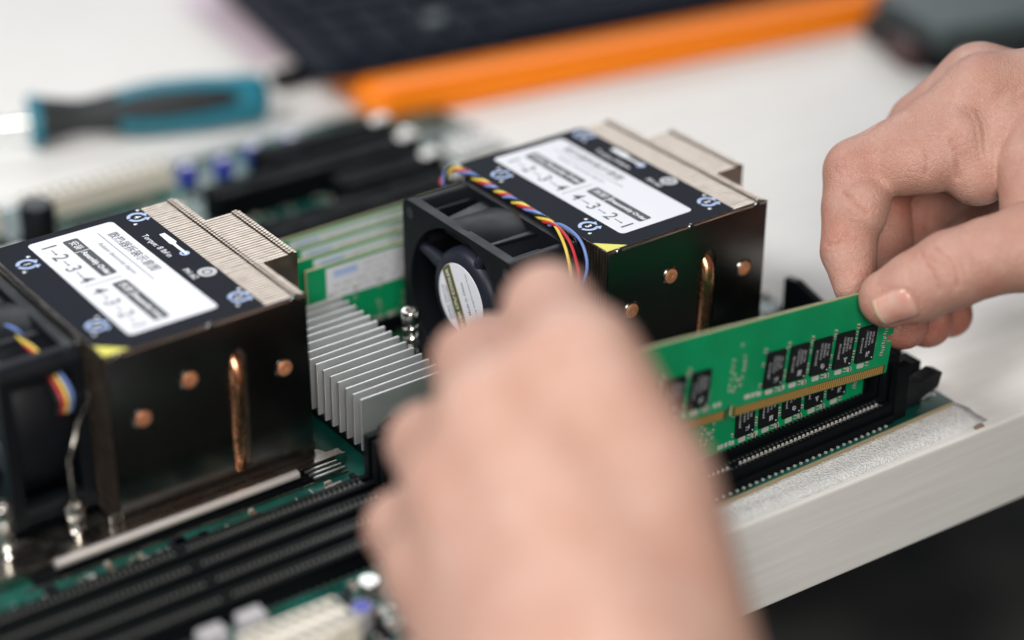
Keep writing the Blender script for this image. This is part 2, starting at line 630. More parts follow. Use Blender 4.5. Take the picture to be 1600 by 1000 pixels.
def dimm_slot(x0, y, latch_open=False, detail=True, contact='tin_white'):
    """151 long black socket with contacts, two end towers"""
    L = 151.0
    m = MB()
    m.box(x0 + 5, x0 + L - 6, y - 3.3, y - 0.95, 0, 6.6)
    m.box(x0 + 5, x0 + L - 6, y + 0.95, y + 3.3, 0, 6.6)
    m.box(x0 + 5, x0 + L - 6, y - 0.94, y + 0.94, 0, 2.0)
    m.box(x0 + 5, x0 + L - 6, y - 4.7, y - 3.32, 0, 3.2)
    # key in the slot
    m.box(x0 + 76.5, x0 + 78.3, y - 0.93, y + 0.93, 2.02, 6.0)
    s = m.build('memory_slot', 'slot_plastic', board, bevel=0.12, seg=1)
    if detail:
        c = MB()
        n = 72
        for k in range(n):
            x = x0 + 8 + (L - 17) * (k + 0.5) / n
            if abs(x - (x0 + 77.4)) < 2.0:
                continue
            c.box(x - 0.34, x + 0.34, y + 0.35, y + 0.93, 2.02, 6.2)
            c.box(x - 0.34, x + 0.34, y - 0.93, y - 0.35, 2.02, 6.2)
        for k in range(48):
            x = x0 + 8 + (L - 17) * (k + 0.5) / 48
            c.box(x - 0.4, x + 0.4, y - 5.5, y - 4.75, 0.02, 0.6)
        c.build('contacts', contact, s, kind='stuff')
        g = MB()
        for k in range(n):                        # ribbed contact openings along both walls
            x = x0 + 8 + (L - 17) * (k + 0.5) / n
            for sgn in (-1, 1):
                g.box(x - 0.35, x + 0.35, y + sgn * 1.6 - 0.35, y + sgn * 1.6 + 0.35, 6.58, 6.72)
        g.build('wall_ribs', 'rib_grey', s, kind='stuff')
    for end in (0, 1):
        t = MB()
        xa, xb = (x0, x0 + 5) if end == 0 else (x0 + L - 6, x0 + L)
        t.box(xa, xb, y - 4.2, y - 1.0, 0, 21)
        t.box(xa, xb, y + 1.0, y + 3.9, 0, 21)
        if end == 0:
            t.box(xa, xa + 2, y - 0.99, y + 0.99, 0, 15)
        else:
            t.box(xb - 2, xb, y - 0.99, y + 0.99, 0, 15)
        t.build('slot_tower', 'slot_plastic', s, bevel=0.25)
        # latch lever
        l = MB()
        sg = -1 if end == 0 else 1
        xe = x0 if end == 0 else x0 + L
        if latch_open:
            poly = [(xe + sg * 0.2, 1.5), (xe + sg * 3, 1.5), (xe + sg * 17, 5.0), (xe + sg * 18.5, 10.5), (xe + sg * 15, 12.0), (xe + sg * 8, 10.5), (xe + sg * 0.2, 13.0)]
        else:
            poly = [(xe + sg * 0.2, 2.0), (xe + sg * 3, 2.0), (xe + sg * 4.2, 16), (xe + sg * 7, 24), (xe + sg * 3, 25.5), (xe - sg * 1.5, 23.0), (xe - sg * 1.5, 21.2), (xe + sg * 0.2, 21.2)]
        l.prism(poly, 'y', y - 2.5, y + 2.5)
        l.build('latch', 'black_plastic', s, bevel=0.3)
    return s

FRONT_Y = (-55.0, -45.5, -36.0, -26.5)
REAR_Y = (95.0, 103.6, 112.2, 120.8)
C2 = (0.0, 0.0)
C1 = (-164.1, 34.0)
for i, dy in enumerate(FRONT_Y):
    dimm_slot(C2[0] - 66.0, C2[1] + dy, latch_open=(i != 1))
    dimm_slot(C1[0] - 70.0, C1[1] + dy, latch_open=False, contact='contact_shaded')
for dy in REAR_Y:
    dimm_slot(C2[0] - 66.0, C2[1] + dy, detail=False)
for dy in REAR_Y[:2]:
    dimm_slot(C1[0] - 70.0, C1[1] + dy, detail=False)

# expansion slots across the far half of the board
def pcie(x0, x1, y, h=12.5, clip=True):
    m = MB()
    m.box(x0, x1, y - 6.6, y - 1.2, 0, h)
    m.box(x0, x1, y + 1.2, y + 6.6, 0, h)
    m.box(x0, x1, y - 1.19, y + 1.19, 0, h - 5)
    m.box(x0 - 2, x0, y - 6.6, y + 6.6, 0, h)
    m.box(x1, x1 + 2, y - 6.6, y + 6.6, 0, h)
    s = m.build('expansion_slot', 'slot_plastic', board, bevel=0.4)
    if clip:
        c = MB().prism([(x1 - 6, h + 0.05), (x1 + 4, h + 0.05), (x1 + 3.5, h + 1.6), (x1 + 0.0, h + 2.4), (x1 - 4.0, h + 1.5)], 'y', y - 2.8, y + 2.8)
        c.build('latch', 'connector_white', s, bevel=0.8)
    return s
pcie(2, 62, 235)
pcie(-32, 62, 213.5)
pcie(16, 60, 192.5)
pcie(-32, 60, 171)
pcie(-20, 60, 150, clip=False)

# sockets and cans along the far edge
def box_connector(name, x0, x1, y0, y1, h, material, cells=0, bevel=0.4, z0=0.0):
    m = MB().box(x0, x1, y0, y1, z0, h)
    o = m.build(name, material, board, bevel=bevel)
    if cells:
        g = MB()
        rows = 2
        dx = (x1 - x0) / cells
        dy = (y1 - y0) / rows
        for i in range(cells):
            for j in range(rows):
                g.box(x0 + dx * (i + 0.22), x0 + dx * (i + 0.78), y0 + dy * (j + 0.22), y0 + dy * (j + 0.78), h - 0.3, h + 0.06)
        g.build('openings', 'print_black', o, kind='stuff')
    return o

box_connector('power_socket', -96, -31, 252, 263, 9.5, 'connector_cream', 14)
box_connector('power_socket', -168, -108, 252, 264, 13, 'connector_cream', 12)
for bx, by in ((-25, 251), (-9, 249), (8, 253), (26, 252)):
    o = MB().box(bx - 3.2, bx + 3.2, by - 3, by + 3, 0, 8).build('data_socket', 'connector_blue', board, bevel=0.5)
    MB().box(bx - 2.2, bx + 2.2, by - 1.4, by + 1.4, 7.9, 8.15).build('tongue', 'connector_white', o)
def can(x, y, r, h, material, top):
    o = MB().lathe([(0, 0), (r, 0), (r, h * 0.93), (r * 0.9, h), (0, h)], (x, y, 0), seg=20).build('capacitor', material, board, smooth=True)
    MB().lathe([(0, h + 0.05), (r * 0.8, h + 0.05), (r * 0.8, h - 0.1)], (x, y, 0), seg=20).build('can_top', top, o)
    return o
can(-99, 236, 7.0, 17.5, 'black_plastic', 'print_black')
for x, y, r, h in ((-75, 205, 4, 8), (-64, 214, 4, 8), (-52, 206, 4, 8), (-118, 205, 4, 8), (78, 140, 4, 9), (90, 146, 4, 9)):
    can(x, y, r, h, 'bright_steel', 'solder')
box_connector('pin_header', 80, 100, 198, 214, 6, 'connector_white', 5)
box_connector('pin_header', 80, 101, 172, 188, 6, 'connector_white', 5)
box_connector('controller_chip', -60, -36, 178, 200, 2.2, 'chip_epoxy')
box_connector('controller_chip', -82, -64, 226, 242, 2.2, 'chip_epoxy')
box_connector('storage_socket', -50, -30, 146, 160, 4.0, 'bracket_steel')
box_connector('storage_socket', -128, -108, 214, 232, 4.0, 'connector_white')
rb_ = random.Random(21)
spots = []
while len(spots) < 46:
    bx, by = rb_.uniform(-170, 100), rb_.uniform(166, 246)
    if -30 < bx < 68 and (by > 140):
        continue
    if any(abs(bx - q[0]) < 9 and abs(by - q[1]) < 8 for q in spots) or (-128 < bx < -88 and 205 < by < 246) or (-88 < bx < -32 and (174 < by < 218 or by > 222)) or (bx > 72 and by < 222):
        continue
    spots.append((bx, by))
for bx, by in spots:
    t_ = rb_.random()
    if t_ < 0.3:
        can(bx, by, 2.8, rb_.uniform(5, 8), 'bright_steel', 'solder')
    elif t_ < 0.6:
        box_connector('inductor', bx - 3.4, bx + 3.4, by - 3.2, by + 3.2, 4.5, 'connector_grey', bevel=0.5)
    else:
        box_connector('driver_chip', bx - 3, bx + 3, by - 2.6, by + 2.6, 1.4, 'chip_epoxy', bevel=0.2)
# tall dark end walls right of the second cooler
m = MB().prism([(-18, 0), (8, 0), (8, 24), (2, 25), (-18, 19)], 'x', 88.5, 91.5)
m.build('guide_wall', 'black_plastic', board, bevel=0.4)
box_connector('fan_header', 94, 104, -47, -39, 10, 'slot_plastic')
box_connector('fan_header', 95, 103, -20, -10, 9, 'slot_plastic')

# sockets near the front edge below the left memory slots
o = box_connector('power_socket', -168, -136, -60.5, -46, 12.5, 'connector_cream', 8)
for k in range(4):
    MB().box(-165 + k * 8.2, -161 + k * 8.2, -62.0, -60.6, 2, 9).build('rib', 'connector_cream', o, bevel=0.2)
box_connector('jumper_socket', -175, -167, -40.0, -34.0, 10, 'connector_grey')  # white plastic socket, its shade put into the grey colour
box_connector('jumper_socket', -162, -154, -39.5, -33.5, 10, 'connector_grey')  # likewise white plastic with shade in its colour
can(-129, -50, 3.6, 8, 'connector_grey', 'connector_blue')
can(-119, -38, 3.2, 6, 'bright_steel', 'solder')
can(-104, -52, 7, 16, 'black_plastic', 'print_black')
can(-99, -33.5, 2.6, 5, 'bright_steel', 'solder')
box_connector('power_socket', -206, -180, -60, -47, 12.5, 'slot_plastic', 5)

# processor sockets: steel frame plates, levers
def socket_frame(ox, oy):
    m = MB()
    m.prism([(ox - 46, oy - 5), (ox + 78.5, oy - 5), (ox + 78.5, oy - 0.5), (ox + 74, oy - 0.5), (ox + 72.6, oy + 2.6), (ox + 69.6, oy + 4.0),
             (ox + 67, oy + 4.2), (ox + 66, oy + 12), (ox - 46, oy + 12)], 'z', 2.6, 3.4)
    m.box(ox - 46, ox + 78.5, oy - 5.8, oy - 5.02, 0.1, 4.4)
    s = m.build('socket_frame', 'bracket_steel', board, bevel=0.25)
    m = MB().box(ox - 46, ox + 70, oy + 74, oy + 90, 2.6, 3.4)
    m.build('frame_rail', 'bracket_steel', s, bevel=0.25)
    m = MB().tube([(ox - 26, oy - 7.4, 4.0), (ox + 59, oy - 7.4, 4.0)], 1.55, 12)
    m.build('lever', 'satin_steel', s, smooth=True)
    MB().box(ox - 34, ox + 64, oy - 9.6, oy - 6.0, 0.05, 1.6).build('dark_bar', 'slot_plastic', s)  # raised dark bar covering the green board beside the lever
    MB().box(ox - 38, ox + 76, oy - 11.0, oy - 10.3, 0.05, 0.9).build('edge_strip', 'bracket_steel', s)
    m = MB()
    for k in range(3):
        m.tube([(ox + 62 + k * 0.6, oy - 7.0 - k * 1.6, 3.2 - k * .6), (ox + 74 + k * 0.6, oy - 7.0 - k * 1.6, 3.2 - k * .6)], 0.5, 6)
    m.build('spring_wires', 'solder', s, smooth=True, kind='stuff')
    m = MB().box(ox - 30, ox + 72, oy + 3, oy + 84, 0.02, 2.4)
    m.build('socket_body', 'slot_plastic', s, bevel=0.3)
socket_frame(*C1)
socket_frame(*C2)

# printed slot name on the board
m = MB()
text_into(m, 'P2-DIMMA1', 3.3, (-104, 17.0, 0.03), (1, 0, 0), (0, 1, 0))
text_into(m, 'P1-DIMMA1', 3.3, (60, -18.0, 0.03), (1, 0, 0), (0, 1, 0))
text_into(m, 'JPW1', 3.0, (-150, -43.6, 0.03), (1, 0, 0), (0, 1, 0))
m.build('print', 'print_white', board, kind='stuff')

def smd_scatter():
    """the small parts soldered all over the board, too many to count"""
    r = random.Random(11)
    groups = {'tin_white': MB(), 'ceramic_brown': MB(), 'chip_epoxy': MB(), 'print_white': MB()}
    zones = [(-246, 104, 164, 246, 520), (-80, -60, -30, 20, 50), (-130, -84, -60, -30, 70), (-246, -176, -60, -30, 60),
             (90, 105, -60, 20, 70), (92, 105, 20, 170, 60), (-240, -84, 12.5, 20, 90), (-78, -46, 92, 165, 120), (-245, -80, 146, 165, 120)]
    for x0, x1, y0, y1, n in zones:
        for k in range(n):
            x, y = r.uniform(x0, x1), r.uniform(y0, y1)
            s = r.choice((0.5, 0.6, 0.8, 1.2))
            t = r.random()
            dx, dy = (s * 1.7, s) if r.random() < 0.5 else (s, s * 1.7)
            if t < 0.45:
                groups['ceramic_brown'].box(x - dx * .55, x + dx * .55, y - dy, y + dy, 0.01, s * 1.0)
                groups['tin_white'].box(x - dx * .6, x + dx * .6, y - dy * 1.25, y - dy * 0.95, 0.01, s * 1.05)
                groups['tin_white'].box(x - dx * .6, x + dx * .6, y + dy * 0.95, y + dy * 1.25, 0.01, s * 1.05)
            elif t < 0.6:
                groups['chip_epoxy'].box(x - dx * 1.6, x + dx * 1.6, y - dy * 1.6, y + dy * 1.6, 0.01, 1.2)
            elif t < 0.85:
                groups['tin_white'].box(x - s * .6, x + s * .6, y - s * .6, y + s * .6, 0.005, 0.12)
            else:
                groups['print_white'].box(x - dx * 2, x + dx * 2, y - 0.1, y + 0.1, 0.005, 0.03)
                groups['print_white'].box(x - 0.1, x + 0.1, y - dy * 2, y + dy * 2, 0.005, 0.031)
    for k, g in groups.items():
        g.build('surface_components' if k != 'print_white' else 'print', k, board, kind='stuff')
smd_scatter()

# ------------------------------------------------------------------ processor coolers
LX, LY, HZ = 69.4, 86.2, 63.6
def make_cooler(label):
    root = thing('processor_cooler', label, 'cooler', (C2[0], C2[1], 0), 'processor coolers on the motherboard')
    MB().box(-3, LX + 2, 2, LY - 2, 3.6, 7).build('base_plate', 'nickel_plate', root, bevel=0.3)
    # fins: thin sheets with a bent top flange, closed up to a comb
    pitch = 1.6
    fin, lock, gap = MB(), MB(), MB()
    n = int((LY - 1.0) / pitch)
    rf = random.Random(2)
    for k in range(n):
        y = 0.9 + k * pitch
        ext = 12.9 if 25.0 < y < 63.5 else 0.0
        j = rf.uniform(-0.06, 0.06)
        fin.box(0.2 + j, LX + ext + j, y, y + 0.3, 7.2, HZ - 0.3)
        fin.box(0.2 + j, LX + ext + j, y, y + pitch - 0.38, HZ - 0.29, HZ + rf.uniform(-0.03, 0.05))
        for xe in ((LX - 3.6,) if not ext else (LX - 3.6, LX + ext - 3.0)):
            lock.add(*box_vf(xe, xe + 0.8, y + 0.1, y + 1.2, HZ + 0.06, HZ + 0.55))
            lock.add(*box_vf(xe + 1.15, xe + 1.9, y + 0.5, y + 1.55, HZ + 0.06, HZ + 0.5))
            gap.add(*box_vf(xe - 0.3, xe + 2.2, y - 0.05, y + pitch - 0.35, HZ - 0.1, HZ + 0.07))
    st = fin.build('fin_stack', 'nickel_fin', root, kind='stuff')
    lock.build('fin_locks', 'nickel_fin', st, kind='stuff')
    gap.build('fin_slits', 'fin_dark', st, kind='stuff')
    # outer sheet facing the front edge of the board, with pipe holes and the slot
    zb = 3.6
    m = MB()
    # sheet as strips round the slot
    m.box(0, 40.2, -0.55, 0, zb, HZ - 0.4)
    m.box(47.0, LX, -0.55, 0, zb, HZ - 0.4)
    m.box(40.2, 47.0, -0.55, 0, zb, 8.5)
    m.prism([(40.2, 46.5), (42.6, 51.8), (45.0, 52.4), (47.0, 49.5), (47.0, HZ - 0.4), (40.2, HZ - 0.4)], 'y', -0.55, 0)
    pl = m.build('side_sheet', 'nickel_plate', root)
    m = MB().tube([(0, -0.35, HZ - 0.25), (LX, -0.35, HZ - 0.25)], 0.42, 8)
    m.build('folded_edge', 'bright_steel', pl, smooth=True)
    for tx in (4.1, 35.1, 64.7):
        MB().lathe([(0, -1.0), (1.2, -1.0), (1.35, -0.7), (1.35, 0.2)], (tx, 0, HZ - 0.6), axis='y', seg=14).build('edge_tab', 'nickel_plate', pl, smooth=True)
    for hx, hz in ((26.9, 47.4), (10.3, 39.4), (60.2, 40.2)):
        MB().lathe([(2.7, -0.58), (2.75, -0.95), (3.15, -1.05), (3.5, -0.62), (3.5, -0.3)], (hx, 0, hz), axis='y', seg=24).build('pipe_collar', 'nickel_plate', pl, smooth=True)
        MB().lathe([(0, -1.1), (0.4, -1.15), (0.5, -1.4), (1.2, -1.45), (2.2, -1.4), (2.6, -1.15), (2.7, -0.5)], (hx, 0, hz), axis='y', seg=24).build('heat_pipe_end', 'copper_end', root, smooth=True)
    MB().tube([(42.3, 4.5, 6.0), (42.4, 1.0, 9.0), (42.5, 0.5, 14), (42.6, -0.3, 30), (42.8, -0.9, 40), (43.1, -0.2, 46), (43.4, 3.0, 50.0), (43.6, 7.0, 51.5)], [2.3, 2.4, 2.5, 2.6, 2.7, 2.6, 2.4, 2.2], 18).build('heat_pipe', 'copper', root, smooth=True)
    # dark back inside the slot
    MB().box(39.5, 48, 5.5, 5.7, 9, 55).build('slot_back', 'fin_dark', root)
    # spring screws
    for sx, sy, sh in ((-40.0, 58.0, 0.0), (-37.5, 1.0, -4.0), (-13.5, 3.0, -14.0), (LX + 8.5, LY - 8.0, 0.0)):
        sc_ = MB().lathe([(0, 3), (1.6, 3), (1.6, 25 + sh), (3.0, 25 + sh), (3.3, 25.5 + sh), (3.3, 29.0 + sh), (2.9, 29.6 + sh), (1.9, 29.6 + sh), (1.5, 28.2 + sh), (0, 28.0 + sh)], (sx, sy, 0), seg=20).build('spring_screw', 'bright_steel', root, smooth=True)
        pts = [(sx + 2.5 * math.cos(t), sy + 2.5 * math.sin(t), 6 + (18.5 + sh) * t / (2 * math.pi * 5)) for t in np.linspace(0, 2 * math.pi * 5, 80)]
        MB().tube(pts, 0.45, 6).build('spring', 'bright_steel', sc_, smooth=True)
    # label
    Z = HZ + 0.12
    m = MB().prism(round_rect(0.4, 55.6, 0.9, 86.0, 0.6), 'z', HZ + 0.06, Z)
    lab = m.build('label', 'label_black', root)
    XD, YD = (0, -1, 0), (1, 0, 0)                             # lettering runs towards the board's front edge
    MB().prism(round_rect(12.4, 43.4, 8.2, 82.2, 1.8), 'z', Z - 0.02, Z + 0.05).build('white_panel', 'label_white', lab)
    MB().prism([(0.5, 1.0), (8.8, 1.0), (0.5, 8.6)], 'z', Z - 0.02, Z + 0.06).build('corner_mark', 'label_yellow', lab)
    bk, wh, gr, bl = MB(), MB(), MB(), MB()
    zp, zq = Z + 0.08, Z + 0.12
    for (s, y) in (('1', 76.6), ('2', 67.6), ('3', 58.0), ('4', 48.6), ('4', 39.4), ('3', 30.4), ('2', 21.0), ('1', 12.3)):
        text_into(bk, s, 7.6, (17.6, y, zp), XD, YD, thin=0.006)
    for y in (72.1, 62.8, 53.3, 34.9, 25.7, 16.7):
        bk.box(17.4, 17.75, y - 2.0, y + 2.0, zp - 0.02, zp)
        bk.prism([(17.0, y - 1.3), (17.58, y - 2.3), (18.15, y - 1.3)], 'z', zp - 0.02, zp + 0.004)
    for a, b, s1, s2 in ((47.6, 77.6, '安装', 'Assembly Order'), (11.8, 41.6, '拆卸', 'Disassembly Order')):
        bk.prism(round_rect(22.9, 28.3, a, b, 0.9), 'z', zp - 0.02, zp)
        text_into(wh, s1, 3.4, (25.6, b - 4.9, zq), XD, YD)
        wh.box(23.0, 28.2, b - 9.9, b - 9.6, zq - 0.02, zq)
        text_into(wh, s2, 2.5 if len(s2) > 14 else 2.8, (25.6, (a + b) / 2 - 4.9, zq), XD, YD, thin=0.02)
    bk.box(15.0, 28.0, 44.35, 44.65, zp - 0.02, zp)
    text_into(bk, '散热器拆装示意图', 4.1, (39.0, 58.0, zp), XD, YD, thin=0.008)
    bk.box(35.3, 35.55, 36.5, 76.5, zp - 0.02, zp)
    text_into(bk, 'Radiator disassembly diagram', 2.2, (32.6, 56.5, zp), XD, YD)
    # turning arrows with the screw numbers
    for num, x, y in (('1', 6.9, 69.7), ('2', 51.6, 10.4), ('3', 7.0, 19.5), ('4', 51.6, 80.0)):
        ring_arc(bl, 2.3, 3.5, 112, 262, (x, y, zp), XD, YD)
        ring_arc(bl, 2.3, 3.5, 278, 392, (x, y, zp), XD, YD)
        flat(bl, [(-1.4, 1.9), (-1.2, 4.2), (1.2, 2.9)], (x, y, zp + 0.005), XD, YD)
        flat(bl, [(1.4, 1.7), (4.2, 1.9), (2.6, 3.7)], (x, y, zp + 0.005), XD, YD)
        text_into(wh, num, 3.3, (x, y, zp), XD, YD, thin=0.025)
        for lx_, ly_ in ((-4.6, 2.6), (4.6, -2.9)):
            flat(wh, [(lx_ - .55, ly_ - .6), (lx_ + .55, ly_ - .6), (lx_ + .55, ly_ + .2), (lx_ - .55, ly_ + .2)], (x, y, zp), XD, YD)
            ring_arc(wh, 0.25, 0.45, 0, 180, (x + ly_ + 0.25, y - lx_, zp), XD, YD, 6)
    # torque note: screwdriver mark, lettering, cross-head mark
    text_into(wh, 'Torque: 8 lbf·in', 3.1, (47.2, 57.0, zp), XD, YD)
    wh.prism([(51.6, 64.0), (53.6, 64.0), (53.9, 56.0), (52.9, 55.0), (52.8, 46.0), (52.3, 45.4), (51.8, 46.0), (51.7, 55.0), (51.3, 56.0)][::-1], 'z', zp - 0.02, zp)
    ring_arc(bl, 0.9, 1.7, 200, 500, (52.0, 47.0, zp + 0.01), XD, YD)
    ring_arc(gr, 1.7, 3.2, 0, 360, (51.6, 31.0, zp), XD, YD, 20)
    ring_arc(gr, 0.0, 1.2, 0, 360, (51.6, 31.0, zp), XD, YD, 16)
    text_into(wh, 'PH #2', 3.1, (46.6, 33.0, zp), XD, YD)
    for nm, g in (('print_black', bk), ('print_white', wh), ('print_grey', gr), ('print_blue', bl)):
        g.build('print', nm, lab, kind='stuff')

    # ---- fan on the intake side
    fy0, fy1, fz0, fz1 = 11.5, 77.5, 4.0, 62.6
    cy, cz = (fy0 + fy1) / 2, (fz0 + fz1) / 2 - 0.5
    xf, xb = -29.5, -2.2
    def square_ring(mb, xa, xc, r):
        n = 40
        out, inn = [], []
        rr0 = round_rect(fy0, fy1, fz0, fz1, 4.0, 6)
        sq = []
        for q0, q1 in zip(rr0, rr0[1:] + rr0[:1]):
            ns = max(1, int(math.hypot(q1[0] - q0[0], q1[1] - q0[1]) / 3.0))
            sq += [(q0[0] + (q1[0] - q0[0]) * k / ns, q0[1] + (q1[1] - q0[1]) * k / ns) for k in range(ns)]
        for (py, pz) in sq:
            a = math.atan2(pz - cz, py - cy)
            out.append((py, pz))
            inn.append((cy + r * math.cos(a), cz + r * math.sin(a)))
        k = len(sq)
        vs = [(xa, *p) for p in out] + [(xa, *p) for p in inn] + [(xc, *p) for p in out] + [(xc, *p) for p in inn]
        fs = []
        for i in range(k):
            j = (i + 1) % k
            fs += [(i, j, k + j, k + i), (2 * k + i, 3 * k + i, 3 * k + j, 2 * k + j), (i, 2 * k + i, 2 * k + j, j), (k + i, k + j, 3 * k + j, 3 * k + i)]
        mb.add(vs, fs)
    R = 28.4
    m = MB()
    square_ring(m, xf, xf + 4.0, R)
    fan = m.build('fan', 'fan_plastic', root, bevel=0.35)
    m = MB()
    square_ring(m, xb - 4.0, xb, R)
    m.build('rear_flange', 'fan_plastic', fan, bevel=0.3)
    MB().lathe([(R, xf + 0.5), (R + 1.6, xf + 3.0), (R + 1.6, xb - 3.0), (R, xb - 0.5), (R - 0.1, xb - 3), (R - 0.1, xf + 3)], (0, cy, cz), axis='x', seg=48, closed=True).build('barrel', 'fan_plastic', fan, smooth=True)
    for py, pz in ((fy0 + 4.6, fz0 + 4.6), (fy1 - 4.6, fz0 + 4.6), (fy0 + 4.6, fz1 - 4.6), (fy1 - 4.6, fz1 - 4.6)):
        MB().tube([(xf + 3.9, py, pz), (xb - 3.9, py, pz)], 4.4, 20).build('corner_post', 'fan_plastic', fan, smooth=True)
        MB().lathe([(2.1, xf - 0.05), (2.6, xf - 0.12), (2.6, xf + 0.1)], (0, py, pz), axis='x', seg=16).build('screw_hole_rim', 'fan_plastic', fan, smooth=True)
        MB().lathe([(0, xf - 0.06), (2.15, xf - 0.06), (2.15, xf + .05)], (0, py, pz), axis='x', seg=16).build('screw_hole', 'print_black', fan)
    m = MB()
    m.prism([(xf + 3.9, cy + 13.5), (xb - 3.9, cy + 17.5), (xb - 3.9, cy - 14.0), (xf + 3.9, cy - 13.0)], 'z', fz1 - 7.0, fz1 - 2.0)
    m.build('top_bridge', 'fan_plastic', fan, bevel=0.5)
    for ya, yb, xe in ((fy0 + 9.5, fy0 + 11.0, xb - 9.0), (fy1 - 11.0, fy1 - 9.5, xb - 4.0)):
        MB().box(xf + 3.9, xe, ya, yb, fz1 - 15, fz1 - 3.0).build('bridge_rib', 'fan_plastic', fan, bevel=0.2)
    # stator hub, struts, sticker
    hc = (0, cy - 2.6, cz + 4.6)
    MB().lathe([(0, xf - 0.2), (13.5, xf - 0.2), (16.3, xf + 0.4), (17.6, xf + 1.8), (17.9, xf + 4.0), (17.9, xf + 8)], hc, axis='x', seg=48).build('hub', 'hub_plastic', fan, smooth=True)
    for k in range(4):
        a = math.radians(24 + 90 * k)
        p0 = Vector((xf + 3.6, hc[1] + 15 * math.cos(a), hc[2] + 15 * math.sin(a)))
        p1 = Vector((xf + 3.2, cy + (R + 0.8) * math.cos(a + .05), cz + (R + 0.8) * math.sin(a + .05)))
        MB().tube([p0, (p0 + p1) / 2, p1], [3.2, 2.3, 1.9], 12).build('strut', 'hub_plastic', fan, smooth=True)
    dots = MB()
    for k in range(14):
        a = 2 * math.pi * k / 14
        dots.lathe([(0, xf + 0.28), (0.62, xf + 0.28), (0.62, xf + 0.6)], (0, hc[1] + 15.6 * math.cos(a), hc[2] + 15.6 * math.sin(a)), axis='x', seg=10)
    dots.build('vent_holes', 'print_black', fan, kind='stuff')
    st = MB().lathe([(0, xf - 0.34), (13.0, xf - 0.34), (13.1, xf - 0.2)], hc, axis='x', seg=48).build('sticker', 'label_white', fan)
    # lettering on the sticker: read from the intake side; runs up and towards the far edge
    # seen from -x: right is -y ; up is z
    rx, rz_ = Vector((0, -1, 0)), Vector((0, 0, 1))
    # reading direction runs upwards
    td = (rx * math.cos(math.radians(118)) + rz_ * math.sin(math.radians(118)))
    tu = Vector((1, 0, 0)).cross(td)
    if tu.dot(rx) > 0:
        tu = -tu
    td2 = td
    o = Vector((xf - 0.37, hc[1], hc[2]))
    ol, nv, bk2, wt = MB(), MB(), MB(), MB()
    half = 12.9
    def chord(lo, hi, n=8):
        pts = []
        for k in range(n + 1):
            v = lo + (hi - lo) * k / n
            pts.append((-math.sqrt(max(half ** 2 - v * v, 0)), v))
        for k in range(n, -1, -1):
            v = lo + (hi - lo) * k / n
            pts.append((math.sqrt(max(half ** 2 - v * v, 0)), v))
        return pts
    flat(ol, chord(0.6, 6.2), o, td2, tu)
    o2 = o + Vector((-0.03, 0, 0))
    text_into(wt, 'SERVER CPU COOLER', 2.35, o2 + tu * 3.4, td2, tu, thin=0.006)
    text_into(nv, 'Global Thermal', 2.0, o2 + tu * 9.4, td2, tu, thin=0.004)
    text_into(nv, 'Solution Provider', 1.75, o2 + tu * 7.3, td2, tu, thin=0.004)
    text_into(bk2, 'Made In China', 2.0, o2 - tu * 3.6, td2, tu, thin=0.004)
    text_into(bk2, 'Technology design,Derived from Taiwan', 1.05, o2 - tu * 7.6, td2, tu, thin=0.004)
    ol.build('print', 'sticker_olive', st)
    nv.build('print', 'print_navy', st)
    bk2.build('print', 'print_black', st)
    wt.build('print', 'print_white', st)
    # rotor behind the struts
    for k in range(7):
        a = 2 * math.pi * k / 7
        vs, fs = [], []
        for i in range(7):
            rr = 16.5 + 11.4 * i / 6
            for j in range(5):
                t = a + 0.10 * i / 6 + (j / 4) * 0.62
                x = xf + 9 + 12 * (j / 4)
                vs.append((x, hc[1] * (1 - i / 6) + cy * i / 6 + rr * math.cos(t), hc[2] * (1 - i / 6) + cz * i / 6 + rr * math.sin(t)))
        for i in range(6):
            for j in range(4):
                p = i * 5 + j
                fs.append((p, p + 1, p + 6, p + 5))
        b = MB().add(vs, fs).build('blade', 'fan_plastic', fan, smooth=True)
        so = b.modifiers.new('thickness', 'SOLIDIFY')
        so.thickness = 0.9 * S
    # wire clip holding the fan
    MB().tube([(-1.4, 80.5, 58), (-1.3, 80, 62), (-1.0, 77, 63.3), (-0.9, 60, 63.4), (-0.9, 20, 63.4), (-1.0, 16.5, 63.2), (-1.3, 15.5, 62.0), (-1.5, 15.4, 58)], 0.75, 8).build('wire_clip', 'bright_steel', root, smooth=True)
    MB().tube([(-1.2, 11.5, 47), (-2.2, 10.0, 45.4), (-9, 4.0, 42), (-14.5, 0.5, 33), (-14.5, 0.5, 10)], 0.45, 8).build('wire_clip', 'bracket_steel', root, smooth=True)
    return root

